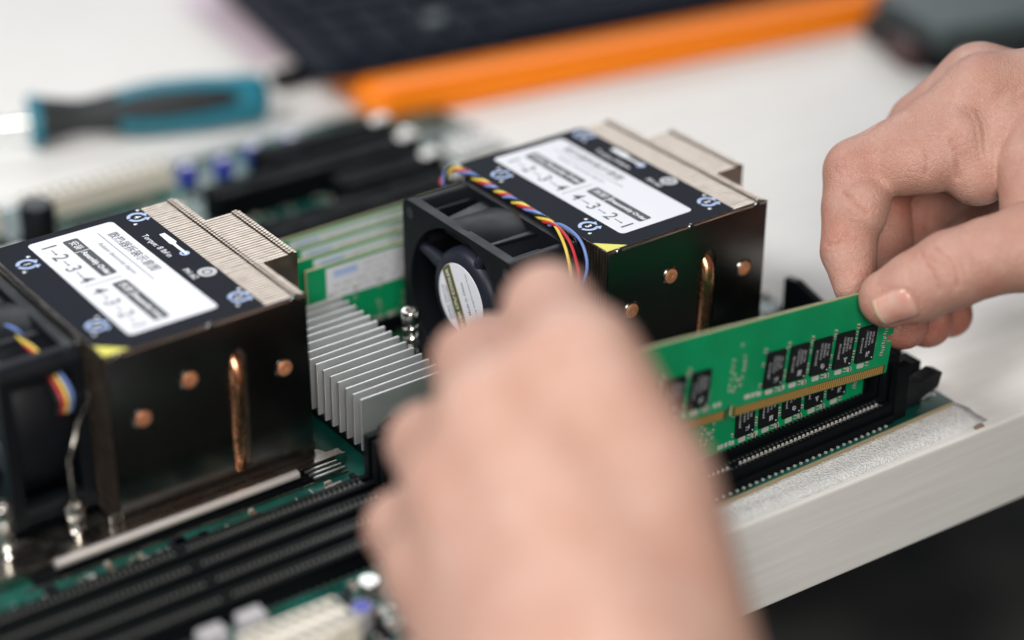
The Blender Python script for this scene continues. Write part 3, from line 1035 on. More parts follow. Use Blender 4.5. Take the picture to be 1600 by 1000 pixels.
def add_cable(root, path, ends, pitch):
    fan = [c for c in root.children if c.name.startswith('fan') and not c.name.startswith('fan_')][0]
    # twisted fan cable along the label's edge
    dense = []
    for i in range(len(path) - 1):
        a, b = Vector(path[i]), Vector(path[i + 1])
        ns = max(2, int((b - a).length / 0.7))
        dense += [a.lerp(b, k / ns) for k in range(ns)]
    dense.append(Vector(path[-1]))
    for _ in range(6):
        dense = [dense[0]] + [(dense[i - 1] + dense[i] * 2 + dense[i + 1]) / 4 for i in range(1, len(dense) - 1)] + [dense[-1]]
    L_ = [0.0]
    for i in range(1, len(dense)):
        L_.append(L_[-1] + (dense[i] - dense[i - 1]).length)
    for w_, (cm, ph) in enumerate((('wire_yellow', 0), ('wire_red', 1), ('wire_blue', 2), ('wire_black', 3))):
        pts = []
        for i, p in enumerate(dense):
            t = (dense[min(i + 1, len(dense) - 1)] - dense[max(i - 1, 0)]).normalized()
            u = t.cross(Vector((1, 0, 0))).normalized()
            v = t.cross(u)
            a = -2 * math.pi * (L_[i] + 1.2 * math.sin(L_[i] * 0.17)) / pitch + ph * math.pi / 2
            pts.append(p + (u * math.cos(a) + v * math.sin(a)) * (0.68 + 0.12 * math.sin(L_[i] * 0.31 + ph)))
        tail = [pts[-1]] + [Vector(q) for q in ends[w_]]
        for i in range(len(tail) - 1):
            for k in range(1, 9):
                t = k / 8
                p0 = tail[max(i - 1, 0)]; p1 = tail[i]; p2 = tail[i + 1]; p3 = tail[min(i + 2, len(tail) - 1)]
                pts.append(0.5 * ((2 * p1) + (p2 - p0) * t + (2 * p0 - 5 * p1 + 4 * p2 - p3) * t * t + (3 * p1 - p0 - 3 * p2 + p3) * t ** 3))
        MB().tube(pts, 0.56, 8).build('fan_wire', cm, fan, smooth=True)

def box_vf(x0, x1, y0, y1, z0, z1):
    return ([(x0, y0, z0), (x1, y0, z0), (x1, y1, z0), (x0, y1, z0), (x0, y0, z1), (x1, y0, z1), (x1, y1, z1), (x0, y1, z1)],
            [(0, 3, 2, 1), (4, 5, 6, 7), (0, 1, 5, 4), (1, 2, 6, 5), (2, 3, 7, 6), (3, 0, 4, 7)])

cooler = make_cooler('black labelled processor cooler behind the memory module held by both hands')
c1 = copy_tree(cooler)
c1.location = Vector((C1[0], C1[1], 0)) * S
c1['label'] = 'black labelled processor cooler behind the long empty memory slots, beside the silver heatsink'
add_cable(cooler, [(-5.0, 89.0, 56), (-3.6, 87.6, 61), (-2.4, 85.0, 63.3), (-1.9, 75.0, 63.9), (-1.8, 60, 63.9), (-1.7, 45, 63.8), (-1.7, 34, 63.7), (-2.0, 28.5, 63.6)],
          [[(-4.5, 21, 64.6), (-7.5, 13, 62.5), (-9.5, 7.5, 57.0), (-11, 5.0, 52.0), (-11.5, 7, 46)],
           [(-3.4, 22, 65.0), (-5.0, 14, 63.6), (-6.5, 8.5, 59.5), (-7.5, 5.5, 54.0), (-9.0, 7, 46)],
           [(-1.8, 23, 65.4), (-1.8, 14, 64.6), (-3.2, 7.8, 61.5), (-4.8, 5.0, 56.0), (-7.0, 7, 46)],
           [(-3.0, 22, 63.9), (-4.2, 14, 62.3), (-5.5, 9.5, 58.0), (-6.0, 7.5, 52.0), (-7.0, 8, 46)]], 12.5)
add_cable(c1, [(-34, 66, 50), (-24, 58, 58.5), (-16.5, 48, 61.5), (-13.0, 36, 61.0), (-11.5, 24, 58.5)],
          [[(-11.0, 15, 56.5), (-10.4, 8.5, 53.0), (-10.3, 6.5, 49.5), (-10.6, 8, 45)],
           [(-12.2, 15, 56.0), (-11.8, 8.8, 52.4), (-11.6, 6.8, 49.0), (-11.9, 8.2, 45)],
           [(-9.8, 15, 56.8), (-9.0, 8.2, 53.6), (-8.9, 6.2, 50.0), (-9.3, 8, 45)],
           [(-13.0, 16, 55.4), (-12.8, 9.4, 51.8), (-12.6, 7.6, 48.4), (-12.8, 8.6, 45)]], 26.0)

# ------------------------------------------------------------------ chipset heatsink between the coolers
hs = thing('heatsink', 'silver aluminium heatsink with upright fins between the two coolers', 'heatsink', (-65, 57, 0))
MB().box(-15.5, 16, -34, 34, 2.2, 5.0).build('base', 'black_plastic', hs, bevel=0.3)
MB().box(-12, 12, -26, 26, 0.02, 2.2).build('chip', 'chip_epoxy', hs)
for k in range(15):
    y = -32.2 + k * 4.6
    q = rnd.uniform(-0.35, 0.35)
    q2 = rnd.uniform(-0.25, 0.25)
    h_ = 24.6 + rnd.uniform(-0.15, 0.15)
    f_ = MB().add([(-16.6, y - 0.5, 5), (16.6, y - 0.5, 5), (16.6, y + 0.5, 5), (-16.6, y + 0.5, 5),
                   (-16.6, y - 0.45 + q, h_), (16.6, y - 0.45 + q2, h_), (16.6, y + 0.45 + q2, h_), (-16.6, y + 0.45 + q, h_)],
                  [(0, 3, 2, 1), (4, 5, 6, 7), (0, 1, 5, 4), (1, 2, 6, 5), (2, 3, 7, 6), (3, 0, 4, 7)])
    f_.build('fin', 'aluminium', hs, bevel=0.22)

# ------------------------------------------------------------------ memory modules
ML, MH = 141.9, 33.2
def make_module(label, loc, ty=0.0, kind='chips', group=None):
    """origin: lower right end of the module; x runs to the left end (negative)"""
    root = thing('memory_module', label, 'memory module', loc, group)
    root.rotation_euler = (0, ty, 0)
    x0, x1 = -ML, 0.0
    nx = -71.3                                                # key notch
    m = MB()
    outl = [(x0, 0.6), (x0 + 0.6, 0), (nx - 1.3, 0), (nx - 1.3, 3.9), (nx - 0.8, 4.4), (nx + 0.8, 4.4), (nx + 1.3, 3.9), (nx + 1.3, 0), (x1 - 0.6, 0), (x1, 0.6), (x1, 11.6), (x1 - 2.4, 12.2), (x1 - 2.4, 14.2), (x1, 14.8), (x1, MH), (x0, MH), (x0, 14.8), (x0 + 2.4, 14.2), (x0 + 2.4, 12.2), (x0, 11.6)]
    # split in convex-ish pieces to keep faces clean
    core, skin_ = MB(), MB()
    def slab(mb, ya, yb, d):
        mb.prism([(x0, d + 0.5), (x0 + 0.5, d), (nx - 1.3, d), (nx - 1.3, 4.4), (x0, 4.4)], 'y', ya, yb)
        mb.prism([(nx + 1.3, d), (x1 - 0.5, d), (x1, d + 0.5), (x1, 4.4), (nx + 1.3, 4.4)], 'y', ya, yb)
        mb.box(x0, x1, ya, yb, 4.4, 11.8)
        mb.box(x0 + 2.4, x1 - 2.4, ya, yb, 11.8, 14.6)
        mb.box(x0, x1, ya, yb, 14.6, MH)
    slab(core, -0.55, 0.55, 0.0)
    b = core.build('circuit_board', 'fibre_edge', root)
    for sgn in (-1, 1):
        s_ = MB()
        slab(s_, sgn * 0.56, sgn * 0.66, 0.0)
        s_.build('solder_mask', 'module_green', b)
    # gold contacts
    g = MB()
    for k in range(144):
        x = -1.9 - (ML - 3.8) * (k + 0.5) / 144
        if abs(x - nx) < 2.2:
            continue
        for sgn in (-1, 1):
            g.box(x - 0.31, x + 0.31, min(sgn * 0.65, sgn * 0.74), max(sgn * 0.65, sgn * 0.74), 0.25, 3.1)
    g.build('gold_contacts', 'gold', root, kind='stuff')
    gb = MB()
    for sgn in (-1, 1):
        for xa, xc in ((x0 + 1.2, nx - 1.4), (nx + 1.4, x1 - 1.2)):
            gb.box(xa, xc, min(sgn * 0.64, sgn * 0.68), max(sgn * 0.64, sgn * 0.68), 0.1, 3.3)
    gb.build('contact_strip', 'strip_dark', b, kind='stuff')
    # memory chips (front and back)
    rm = random.Random(5)
    def chips(sgn):
        xs = [-13.4 - 10.35 * k for k in range(5)] + [-86.6 - 10.35 * k for k in range(5)]
        for x in xs:
            ya, yb = sorted((sgn * 0.9, sgn * 1.95))
            c = MB().box(x - 4.0, x + 4.0, ya, yb, 7.6, 20.6).build('memory_chip', 'chip_epoxy', root, bevel=0.18)
            t = MB()
            yy = sgn * 1.97
            rd, ud = Vector((0, 0, 1)), Vector((-1, 0, 0))     # lettering runs up the chip
            if sgn > 0:
                ud = Vector((1, 0, 0))
            for i, (s, off) in enumerate((('SEC 828', 2.2), ('K4A8G08', 0.75), ('5WB BCRC', -0.7), ('JMP4H1G8', -2.6))):
                text_into(t, s, 1.25, Vector((x, yy, 16.2 if i < 3 else 14.2)) + ud * off * -sgn * -1, rd, ud, thin=0.01)
            for i in range(4):
                for j in range(4):
                    if rm.random() < 0.62:
                        t.add([(x + 0.2 + i * 0.42 - 0.2, yy, 9.6 + j * 0.5 - 0.2), (x + 0.2 + i * 0.42 + 0.2, yy, 9.6 + j * 0.5 - 0.2), (x + 0.2 + i * 0.42 + 0.2, yy, 9.6 + j * 0.5 + 0.25), (x + 0.2 + i * 0.42 - 0.2, yy, 9.6 + j * 0.5 + 0.25)], [(0, 1, 2, 3)])
            t.build('print', 'print_grey', c)
            d = MB().lathe([(0, yy), (0.28, yy), (0.28, yy - sgn * 0.05)], (x + 3.1, 0, 8.7), axis='y', seg=10)
            d.build('pin_mark', 'label_white', c)
    # soldered capacitors: white ends, brown bodies
    tin, bro = MB(), MB()
    def cap(x, z, a, bb, sgn=-1, vert=False, t=0.7):
        ya, yb = sorted((sgn * 0.66, sgn * (0.66 + t)))
        if vert:
            tin.box(x - a / 2, x + a / 2, ya, yb, z - bb / 2, z - bb / 4)
            tin.box(x - a / 2, x + a / 2, ya, yb, z + bb / 4, z + bb / 2)
            bro.box(x - a * .45, x + a * .45, ya, yb - 0.05 if sgn > 0 else yb, z - bb / 4, z + bb / 4)
        else:
            tin.box(x - a / 2, x - a / 4, ya, yb, z - bb / 2, z + bb / 2)
            tin.box(x + a / 4, x + a / 2, ya, yb, z - bb / 2, z + bb / 2)
            bro.box(x - a / 4, x + a / 4, ya, yb, z - bb * .45, z + bb * .45)
    for sgn in (-1, 1):
        for x0c in [-13.4 - 10.35 * k for k in range(5)] + [-86.6 - 10.35 * k for k in range(5)]:
            for zz in (9.3, 12.2, 16.8, 19.4):
                if rm.random() < 0.75:
                    cap(x0c - 4.9 + rm.uniform(-.15, .15), zz + rm.uniform(-.5, .5), 0.75, 1.1, sgn, True, 0.45)
                if rm.random() < 0.5:
                    cap(x0c + 4.75, zz + rm.uniform(-.5, .5), 0.7, 1.0, sgn, True, 0.45)
            cap(x0c - 4.6, 21.4, 0.9, 1.5, sgn, True, 0.6)
            tin.box(x0c - 1.8, x0c + 0.9, *sorted((sgn * 0.66, sgn * 1.1)), 5.0, 6.5)
            cap(x0c + 2.6, 5.9, 1.0, 1.3, sgn, True, 0.5)
            if rm.random() < 0.7:
                cap(x0c + 4.5, 5.8, 1.4, 1.5, sgn, False, 0.8)
            if rm.random() < 0.6:
                tin.box(x0c - 4.9, x0c - 3.9, *sorted((sgn * 0.66, sgn * 1.0)), 5.2, 6.6)
        for k in range(8):                                     # column at the module's end
            cap(-4.4 + 0.5 * (k % 2), 8.2 + k * 1.75, 1.1, 1.1, sgn, True, 0.4)
        # figure-eight of tiny parts over the notch
        for (qx, qz) in ((-70.0, 25.8), (-72.8, 20.8), (-72.9, 18.6), (-73.0, 16.9), (-71.6, 15.6), (-72.8, 14.0), (-73.1, 12.0), (-72.8, 10.2), (-71.2, 9.7), (-68.4, 21.2), (-67.9, 19.5), (-67.8, 18.0), (-67.9, 16.4), (-68.2, 13.8), (-69.4, 13.2), (-70.4, 13.6), (-68.4, 11.2), (-70.6, 11.0)):
            cap(qx, qz, 0.75, 0.95, sgn, rm.random() < 0.5, 0.4)
        for qx in (-60.4, -62.2, -64.0, -76.5, -78.4, -82.0, -65.2):
            tin.box(qx - 0.55, qx + 0.55, *sorted((sgn * 0.66, sgn * 1.0)), 5.4, 6.9)
    tin.build('solder_ends', 'tin_white', b, kind='stuff')
    bro.build('capacitor_bodies', 'ceramic_brown', b, kind='stuff')
    if kind == 'chips':
        chips(-1)
        chips(1)
    else:
        chips(1)
        l = MB().prism([(-134.0, 19.2), (-62, 19.2), (-62, 32.0), (-134.0, 32.0)], 'y', -0.74, -0.67).build('label', 'label_white', root)
        g, n_ = MB(), MB()
        n_.box(-131, -121, -0.76, -0.745, 27.6, 30.4)
        n_.build('print', 'print_blue', l)
        for k in range(4):
            z = 29.6 - k * 2.6
            x = -118.0 if k < 2 else -131.5
            while x < -66:
                ln = rm.uniform(1.0, 5.0)
                g.box(x, min(x + ln, -65), -0.76, -0.745, z - 0.3, z + 0.3)
                x += ln + rm.uniform(0.8, 2.6)
        g.build('print', 'print_grey', l)
    return root

held = make_module('bright green memory module held between both hands, tilted over the front slot', (76.9, -55.0, 18.6), ty=math.radians(6.2), group='memory modules')
ins = make_module('green memory module fully seated in the slot right behind the held module', (76.4, -45.5, 2.1), group='memory modules')
rear_names = ['front one of the four seated modules with white stickers beside the fan',
              'second white-stickered one counted from the silver heatsink',
              'third white-stickered one counted from the silver heatsink',
              'farthest of the four seated white-stickered modules, next to the black expansion slots']
first = None
for i, y in enumerate(REAR_Y):
    if first is None:
        first = make_module('green memory module, ' + rear_names[i], (82.5, y, 1.6), kind='label', group='seated memory modules with white stickers')
    else:
        c = copy_tree(first)
        c.location = Vector((82.5, y, 1.6)) * S
        c['label'] = 'green memory module, ' + rear_names[i]

# ------------------------------------------------------------------ hands
def cone_sdf(Pt, a, b, ra, rb):
    a = np.asarray(a, np.float32); b = np.asarray(b, np.float32)
    ab = b - a
    t = np.clip(((Pt - a) @ ab) / max(float(ab @ ab), 1e-6), 0, 1)
    d = Pt - a - t[..., None] * ab
    return np.sqrt((d * d).sum(-1)) - (ra + t * (rb - ra))

def smin(a, b, k):
    h = np.clip(k - np.abs(a - b), 0, None) / k
    return np.minimum(a, b) - h * h * h * k / 6.0

def chain(Pt, pts, k):
    d = None
    for p, q in zip(pts[:-1], pts[1:]):
        e = cone_sdf(Pt, p[:3], q[:3], p[3], q[3])
        d = e if d is None else smin(d, e, k)
    return d

def hand_field(H, fingers, palm, kf=2.0, kp=10.0, kj=6.0, kx=0.9, extra=()):
    def f(Pt):
        pd = None
        for n in palm:
            e = chain(Pt, H[n], 3.0)
            pd = e if pd is None else smin(pd, e, kp)
        tot = pd
        for n in fingers:
            e = smin(pd, chain(Pt, H[n], kf), kj)
            tot = smin(tot, e, kx)
        for n, k in extra:
            tot = smin(tot, chain(Pt, H[n], 3.0), k)
        return tot
    return f

def surface_nets(field, lo, hi, h):
    lo = np.array(lo, np.float32); hi = np.array(hi, np.float32)
    n = np.ceil((hi - lo) / h).astype(int) + 1
    xs = [lo[i] + h * np.arange(n[i], dtype=np.float32) for i in range(3)]
    V = np.empty(n, np.float32)
    B = 10
    rad = h * B * 0.87 + 3.0
    nb = [-(-int(k) // B) for k in n]
    cs = [lo[i] + h * (B * np.arange(nb[i]) + (B - 1) / 2) for i in range(3)]
    CC = field(np.stack(np.meshgrid(*cs, indexing='ij'), -1).astype(np.float32))
    for i in range(nb[0]):
        for j in range(nb[1]):
            for k in range(nb[2]):
                sl = (slice(i * B, i * B + B), slice(j * B, j * B + B), slice(k * B, k * B + B))
                if abs(CC[i, j, k]) > rad:
                    V[sl] = CC[i, j, k]
                else:
                    V[sl] = field(np.stack(np.meshgrid(xs[0][sl[0]], xs[1][sl[1]], xs[2][sl[2]], indexing='ij'), -1))
    V[0], V[-1], V[:, 0], V[:, -1], V[:, :, 0], V[:, :, -1] = 1, 1, 1, 1, 1, 1
    In = V < 0
    cn = n - 1
    sm = np.zeros(cn, np.int8)
    for dx in (0, 1):
        for dy in (0, 1):
            for dz in (0, 1):
                sm += In[dx:dx + cn[0], dy:dy + cn[1], dz:dz + cn[2]]
    act = (sm > 0) & (sm < 8)
    idx = -np.ones(cn, np.int64)
    cells = np.argwhere(act)
    idx[act] = np.arange(len(cells))
    acc = np.zeros((len(cells), 3)); cnt = np.zeros(len(cells))
    offs = [(x, y, z) for x in (0, 1) for y in (0, 1) for z in (0, 1)]
    for a in offs:
        for ax in range(3):
            if a[ax]:
                continue
            b = list(a); b[ax] = 1
            va = V[cells[:, 0] + a[0], cells[:, 1] + a[1], cells[:, 2] + a[2]]
            vb = V[cells[:, 0] + b[0], cells[:, 1] + b[1], cells[:, 2] + b[2]]
            cr = (va < 0) != (vb < 0)
            t = np.where(cr, va / np.where(cr, va - vb, 1), 0)
            p = np.tile(np.array(a, float), (len(cells), 1))
            p[:, ax] += t
            acc[cr] += p[cr]; cnt[cr] += 1
    verts = lo + (cells + acc / cnt[:, None]) * h
    faces = []
    for ax in range(3):
        o1, o2 = [(1, 2), (2, 0), (0, 1)][ax]
        sl_a = [slice(None)] * 3; sl_b = [slice(None)] * 3
        sl_a[ax] = slice(0, -1); sl_b[ax] = slice(1, None)
        A, B = In[tuple(sl_a)], In[tuple(sl_b)]
        ed = np.argwhere(A != B)
        ok = (ed[:, o1] > 0) & (ed[:, o2] > 0) & (ed[:, o1] < cn[o1]) & (ed[:, o2] < cn[o2])
        ed = ed[ok]
        flip = A[ed[:, 0], ed[:, 1], ed[:, 2]]
        q = []
        for d1, d2 in ((0, 0), (-1, 0), (-1, -1), (0, -1)):
            e = ed.copy(); e[:, o1] += d1; e[:, o2] += d2
            q.append(idx[e[:, 0], e[:, 1], e[:, 2]])
        q = np.stack(q, 1)
        q[~flip] = q[~flip][:, ::-1]
        faces.append(q)
    return verts, np.concatenate(faces)

def march(field, p, d, far=160.0):
    """first point of the surface met from p along d"""
    p = np.array(p, float); d = np.array(d, float); d /= np.linalg.norm(d)
    t = 0.0
    for _ in range(200):
        s = float(field((p + d * t).astype(np.float32)[None, :])[0])
        if s < 0.02:
            return p + d * t
        t += max(s * 0.8, 0.02)
        if t > far:
            return None
    return p + d * t

def make_hand(field, lo, hi, h, name, label, red_spots, creases=(), grooves=(), shade_tint=0.0):
    cl = [(np.array(a), np.array(b), r_, d_) for a, b, r_, d_ in grooves]
    for pts, rad, dep in creases:
        proj = [march(field, p, FW) for p in pts]
        proj = [q for q in proj if q is not None]
        for a, b in zip(proj[:-1], proj[1:]):
            if np.linalg.norm(a - b) < 14:
                cl.append((a, b, rad, dep))
    def carved(Pt):
        d = field(Pt)
        if not cl:
            return d
        for a, b, rad, dep in cl:
            if Pt.ndim == 4 and Pt.shape[0] <= 10:
                c0 = (Pt[0, 0, 0] + Pt[-1, -1, -1]) / 2
                if np.linalg.norm(c0 - (a + b) / 2) > np.linalg.norm(Pt[0, 0, 0] - c0) + np.linalg.norm(a - b) + 3:
                    continue
            c = cone_sdf(Pt, a, b, rad, rad)
            d = d + 1.8 * dep * np.exp(-np.clip(c + rad, 0, None) ** 2 / (2 * (rad * 0.75) ** 2))
        return d
    V, F = surface_nets(carved, lo, hi, h)
    me = bpy.data.meshes.new(name)
    me.vertices.add(len(V))
    me.vertices.foreach_set('co', (V * S).astype(np.float32).ravel())
    me.loops.add(len(F) * 4)
    me.loops.foreach_set('vertex_index', F.astype(np.int32).ravel())
    me.polygons.add(len(F))
    me.polygons.foreach_set('loop_start', np.arange(0, len(F) * 4, 4, dtype=np.int32))
    me.update(calc_edges=True)
    me.validate()
    me.polygons.foreach_set('use_smooth', np.ones(len(me.polygons), bool))
    red = np.full(len(V), shade_tint, np.float32)  # even tint: the hands' unequal light put into the skin colour
    for q in red_spots:
        d2 = ((V - np.array(q[:3])) ** 2).sum(1)
        red = np.maximum(red, q[4] * np.exp(-d2 / (2 * q[3] ** 2)))
    for a, b, rad, dep in cl:
        ab = b - a
        t = np.clip(((V - a) @ ab) / (ab @ ab), 0, 1)
        d2 = ((V - a - t[:, None] * ab) ** 2).sum(1)
        red = np.maximum(red, 0.95 * dep * np.exp(-d2 / (2 * 0.45 ** 2)))  # creases are redder skin, also painted dark to deepen their shade
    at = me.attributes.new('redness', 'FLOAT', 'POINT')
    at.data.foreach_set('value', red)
    me.materials.append(MATS['skin'])
    o = bpy.data.objects.new(name, me)
    COL.objects.link(o)
    sm = o.modifiers.new('smooth', 'SMOOTH')
    sm.factor = 0.5
    sm.iterations = 2
    tag(o, label, 'hand', "the technician's two hands")
    return o

RH = {
  'thumb': [(65.8, -63.4, 54.0, 9.6), (71.8, -68.9, 58.5, 11.6), (80.2, -75.9, 65.4, 12.7), (90.3, -81.9, 69.5, 12.6), (101.9, -88.5, 72.2, 14.4), (129.7, -93.4, 73.9, 18)],
  'index': [(69.4, -44.9, 49.6, 7.3), (74.2, -36.0, 57.4, 9.3), (82.5, -27.9, 67.7, 10.1), (89.4, -22.1, 77.2, 11.3), (101.9, -27.3, 82.9, 11.3), (112.7, -32.4, 89.0, 12.0), (129.6, -39.5, 100.8, 14.0)],
  'index_pad': [(80.5, -34.4, 68.5, 8.6), (82.9, -32.8, 71.2, 8.8)],
  'fat': [(98.3, -35.2, 82.0, 10.4), (103.6, -40.3, 84.4, 11.0), (113.3, -44.8, 90.1, 12.5)],
  'middle': [(89.2, -49.6, 30.9, 9.0), (97.0, -33.8, 41.4, 9.6), (108.0, -15.3, 61.7, 11.0), (126.2, -15.7, 82.4, 11.6), (142.9, -24.9, 96.8, 13.8)],
  'ring': [(104.2, -47.2, 25.5, 9.0), (114.1, -32.7, 34.4, 9.6), (125.9, -17.4, 48.7, 11.0), (144.4, -20.9, 63.3, 11.8), (162.4, -26.3, 78.4, 13.5)],
  'pinky': [(118.8, -44.5, 22.3, 8.0), (128.9, -30.3, 28.9, 8.6), (139.0, -19.9, 38.3, 9.5), (157.0, -21.8, 50.5, 10.5), (175.6, -27.7, 61.7, 12.5)],
  'palm_a': [(129.6, -39.5, 100.8, 14.0), (149.3, -50.4, 99.6, 17), (193.0, -89.6, 76.4, 24)],
  'palm_b': [(142.9, -24.9, 96.8, 13.8), (173.4, -48.9, 86.0, 17), (200.8, -85.8, 65.5, 24)],
  'palm_c': [(162.4, -26.3, 78.4, 13.5), (183.3, -49.7, 66.6, 16), (205.4, -84.2, 56.2, 22)],
  'palm_d': [(175.6, -27.7, 61.7, 12.5), (191.1, -51.7, 51.3, 15), (208.9, -82.8, 49.6, 20)],
  'web': [(135.0, -61.1, 97.7, 13), (125.3, -69.7, 87.2, 14.5), (116.9, -81.3, 77.8, 14.5), (133.5, -90.2, 74.3, 18)],
  'inter': [(110.8, -46.4, 85.2, 10.5), (115.4, -52.0, 81.9, 11.5), (128.1, -53.4, 93.3, 13)],
  'forearm': [(197.0, -88.8, 65.3, 28), (300.0, -222.0, 46.0, 36)],
}
rf_ = hand_field(RH, ['index', 'middle', 'ring', 'pinky', 'thumb'], ['palm_a', 'palm_b', 'palm_c', 'palm_d', 'forearm'],
                 extra=(('index_pad', 3.0), ('fat', 7.0), ('inter', 3.0), ('web', 1.4)))
CR = [
    ([(44.7, -72.0, 105.6), (45.7, -74.6, 102.8), (47.3, -77.1, 100.8), (48.7, -79.1, 99.5)], 0.5, 1.0),
    ([(77.2, -85.8, 119.9), (77.1, -89.2, 115.0), (75.8, -92.3, 109.0), (73.0, -94.9, 102.2), (69.8, -96.7, 96.3)], 0.6, 1.0),
    ([(33.1, -62.2, 107.6), (35.2, -62.6, 109.3), (37.4, -63.6, 110.0), (39.1, -65.2, 109.6)], 0.42, 0.6),
    ([(35.1, -61.1, 111.3), (37.3, -61.7, 112.7), (39.6, -63.2, 113.0), (41.2, -65.0, 112.0)], 0.42, 0.6),
    ([(37.8, -60.7, 114.7), (40.6, -61.8, 116.1), (43.0, -63.8, 115.7), (44.1, -65.5, 114.4)], 0.4, 0.55),
    ([(35.0, -62.3, 109.4), (37.0, -62.8, 110.8), (39.0, -64.0, 111.1)], 0.35, 0.4),
    ([(42.2, -78.1, 94.0), (39.9, -78.1, 91.6), (37.2, -77.1, 90.3), (35.2, -75.8, 89.9)], 0.45, 0.8),
    ([(54.8, -91.9, 87.2), (54.6, -93.8, 84.4), (55.4, -96.1, 81.8), (55.5, -98.2, 78.8), (55.3, -99.8, 76.4)], 0.42, 0.6),
    ([(58.0, -93.5, 88.3), (59.9, -96.1, 86.6), (60.9, -98.7, 83.9), (60.9, -101.0, 80.5), (60.1, -102.5, 77.4)], 0.45, 0.7),
    ([(55.8, -93.8, 85.5), (57.5, -96.2, 83.9), (58.4, -98.2, 81.8)], 0.38, 0.5),
    ([(58.5, -96.0, 85.2), (59.3, -98.2, 82.8), (58.8, -100.0, 79.8)], 0.38, 0.5),
    ([(61.3, -97.5, 86.1), (63.1, -100.3, 83.9), (63.0, -102.5, 80.5)], 0.38, 0.4),
    ([(69.2, -81.9, 117.1), (68.7, -83.9, 113.8), (67.2, -85.4, 109.8)], 0.45, 0.6),
    ([(70.7, -73.2, 131.4), (66.2, -71.9, 128.5), (61.2, -70.4, 125.4), (57.7, -69.2, 123.4)], 0.7, 0.8),
    ([(75.8, -81.8, 124.3), (78.6, -84.5, 123.3), (80.2, -87.3, 120.9)], 0.4, 0.35),
    ([(84.7, -85.9, 127.7), (84.1, -90.1, 120.9), (82.7, -93.8, 114.1)], 0.4, 0.3),
    ([(87.6, -86.9, 129.4), (86.5, -90.7, 122.6), (84.6, -94.0, 115.8)], 0.4, 0.3),
    ([(58.7, -70.5, 122.6), (60.1, -72.7, 120.9), (60.2, -74.4, 118.5)], 0.35, 0.3),
    ([(45.3, -67.5, 112.7), (45.6, -69.4, 110.3), (44.4, -70.4, 107.6)], 0.35, 0.35),
    ([(39.7, -87.6, 77.5), (41.4, -88.5, 78.1), (43.2, -90.0, 77.7)], 0.4, 0.35),
]
red_r = [(66, -66, 52, 10, 0.6), (78, -30, 60, 10, 0.7), (88, -24, 78, 9, 0.6), (71, -46, 50, 9, 0.5), (93, -48, 29, 13, 0.95), (106, -46, 24, 13, 0.95), (120, -44, 21, 13, 0.95), (112, -25, 62, 14, 0.8),
         (100, -33, 40, 12, 0.8), (120, -50, 82, 12, 0.45), (129, -38, 112, 9, 0.35), (84, -84, 68, 9, 0.35), (112, -40, 84, 9, 0.5)]
def nail(field, centre, n, lon, hl, hw, parent, name='nail'):
    """curved plate set on the finger: centre, outward n, long direction lon, half length, half width"""
    n = Vector(n).normalized()
    lon = (Vector(lon) - n * Vector(lon).dot(n)).normalized()
    lat = n.cross(lon)
    N, M_ = 14, 10
    vs, fs = [], []
    for i in range(N + 1):
        for j in range(M_ + 1):
            a = -1 + 2 * i / N
            b = -1 + 2 * j / M_
            # rounded outline
            wv = b * (1 - 0.10 * max(a, 0) ** 3 - 0.06 * max(-a, 0) ** 2)
            av = a - (0.16 * (b * b) if a > 0 else -0.16 * (b * b)) * abs(a)
            q = Vector(centre) + lon * (av * hl) + lat * (wv * hw) + n * 16
            s = march(field, q, -n, 40)
            if s is None:
                s = q - n * 16
            edge = max(abs(a) if a < 0 else 0, abs(b))
            lift = 0.55 - 0.75 * max(0, edge - 0.72) / 0.28
            if a > 0.75:
                lift += 0.25 * (a - 0.75) / 0.25
            vs.append(Vector(s) + n * lift)
    # smooth the plate
    for _ in range(3):
        new = list(vs)
        for i in range(1, N):
            for j in range(1, M_):
                k = i * (M_ + 1) + j
                new[k] = (vs[k] * 2 + vs[k - 1] + vs[k + 1] + vs[k - M_ - 1] + vs[k + M_ + 1]) / 6
        vs = new
    for i in range(N):
        for j in range(M_):
            k = i * (M_ + 1) + j
            fs.append((k, k + 1, k + M_ + 2, k + M_ + 1))
    o = MB().add(vs, fs).build(name, 'nail', parent, smooth=True)
    o.data.materials.append(MATS['nail_edge'])
    for p in o.data.polygons:
        if p.index // M_ >= N - 1:
            p.material_index = 1
    so = o.modifiers.new('thickness', 'SOLIDIFY')
    so.thickness = 0.45 * S
    so.offset = -1
    return o
tc_ = Vector((66.6, -63.9, 54.3)); tp_ = Vector((80.3, -77.4, 65.9))
ldir = (tc_ - tp_).normalized()
NC, NN = tc_ - ldir * 1.0, (-FW * 0.95 - UP * 0.42 - RT * 0.12).normalized()
nl_ = (ldir - NN * ldir.dot(NN)).normalized()
nt_ = NN.cross(nl_)
ol_ = []
for k in range(25):                                           # the fold of skin round the nail's sides and root
    t = math.radians(-62 - 236 * k / 24)
    ca, sa = math.cos(t), math.sin(t)
    ex = (abs(ca) ** 3.2 + abs(sa) ** 3.2) ** (-1 / 3.2)
    ol_.append(march(rf_, NC + nl_ * (6.9 * ex * ca) + nt_ * (6.0 * ex * sa) + NN * 16, -NN, 40))
gr_ = [(a, b, 0.42, 0.6) for a, b in zip(ol_[:-1], ol_[1:]) if a is not None and b is not None]
right = make_hand(rf_, (55, -262, 6), (338, 0, 128), 0.68, 'hand', 'bare hand pinching the module end between thumb and bent index finger', red_r, CR, gr_, shade_tint=0.2)  # tint darkens this hand, as in weaker light
nail(rf_, tc_ - ldir * 1.0, -FW * 0.95 - UP * 0.42 + RT * -0.12, ldir, 6.6, 5.6, right)

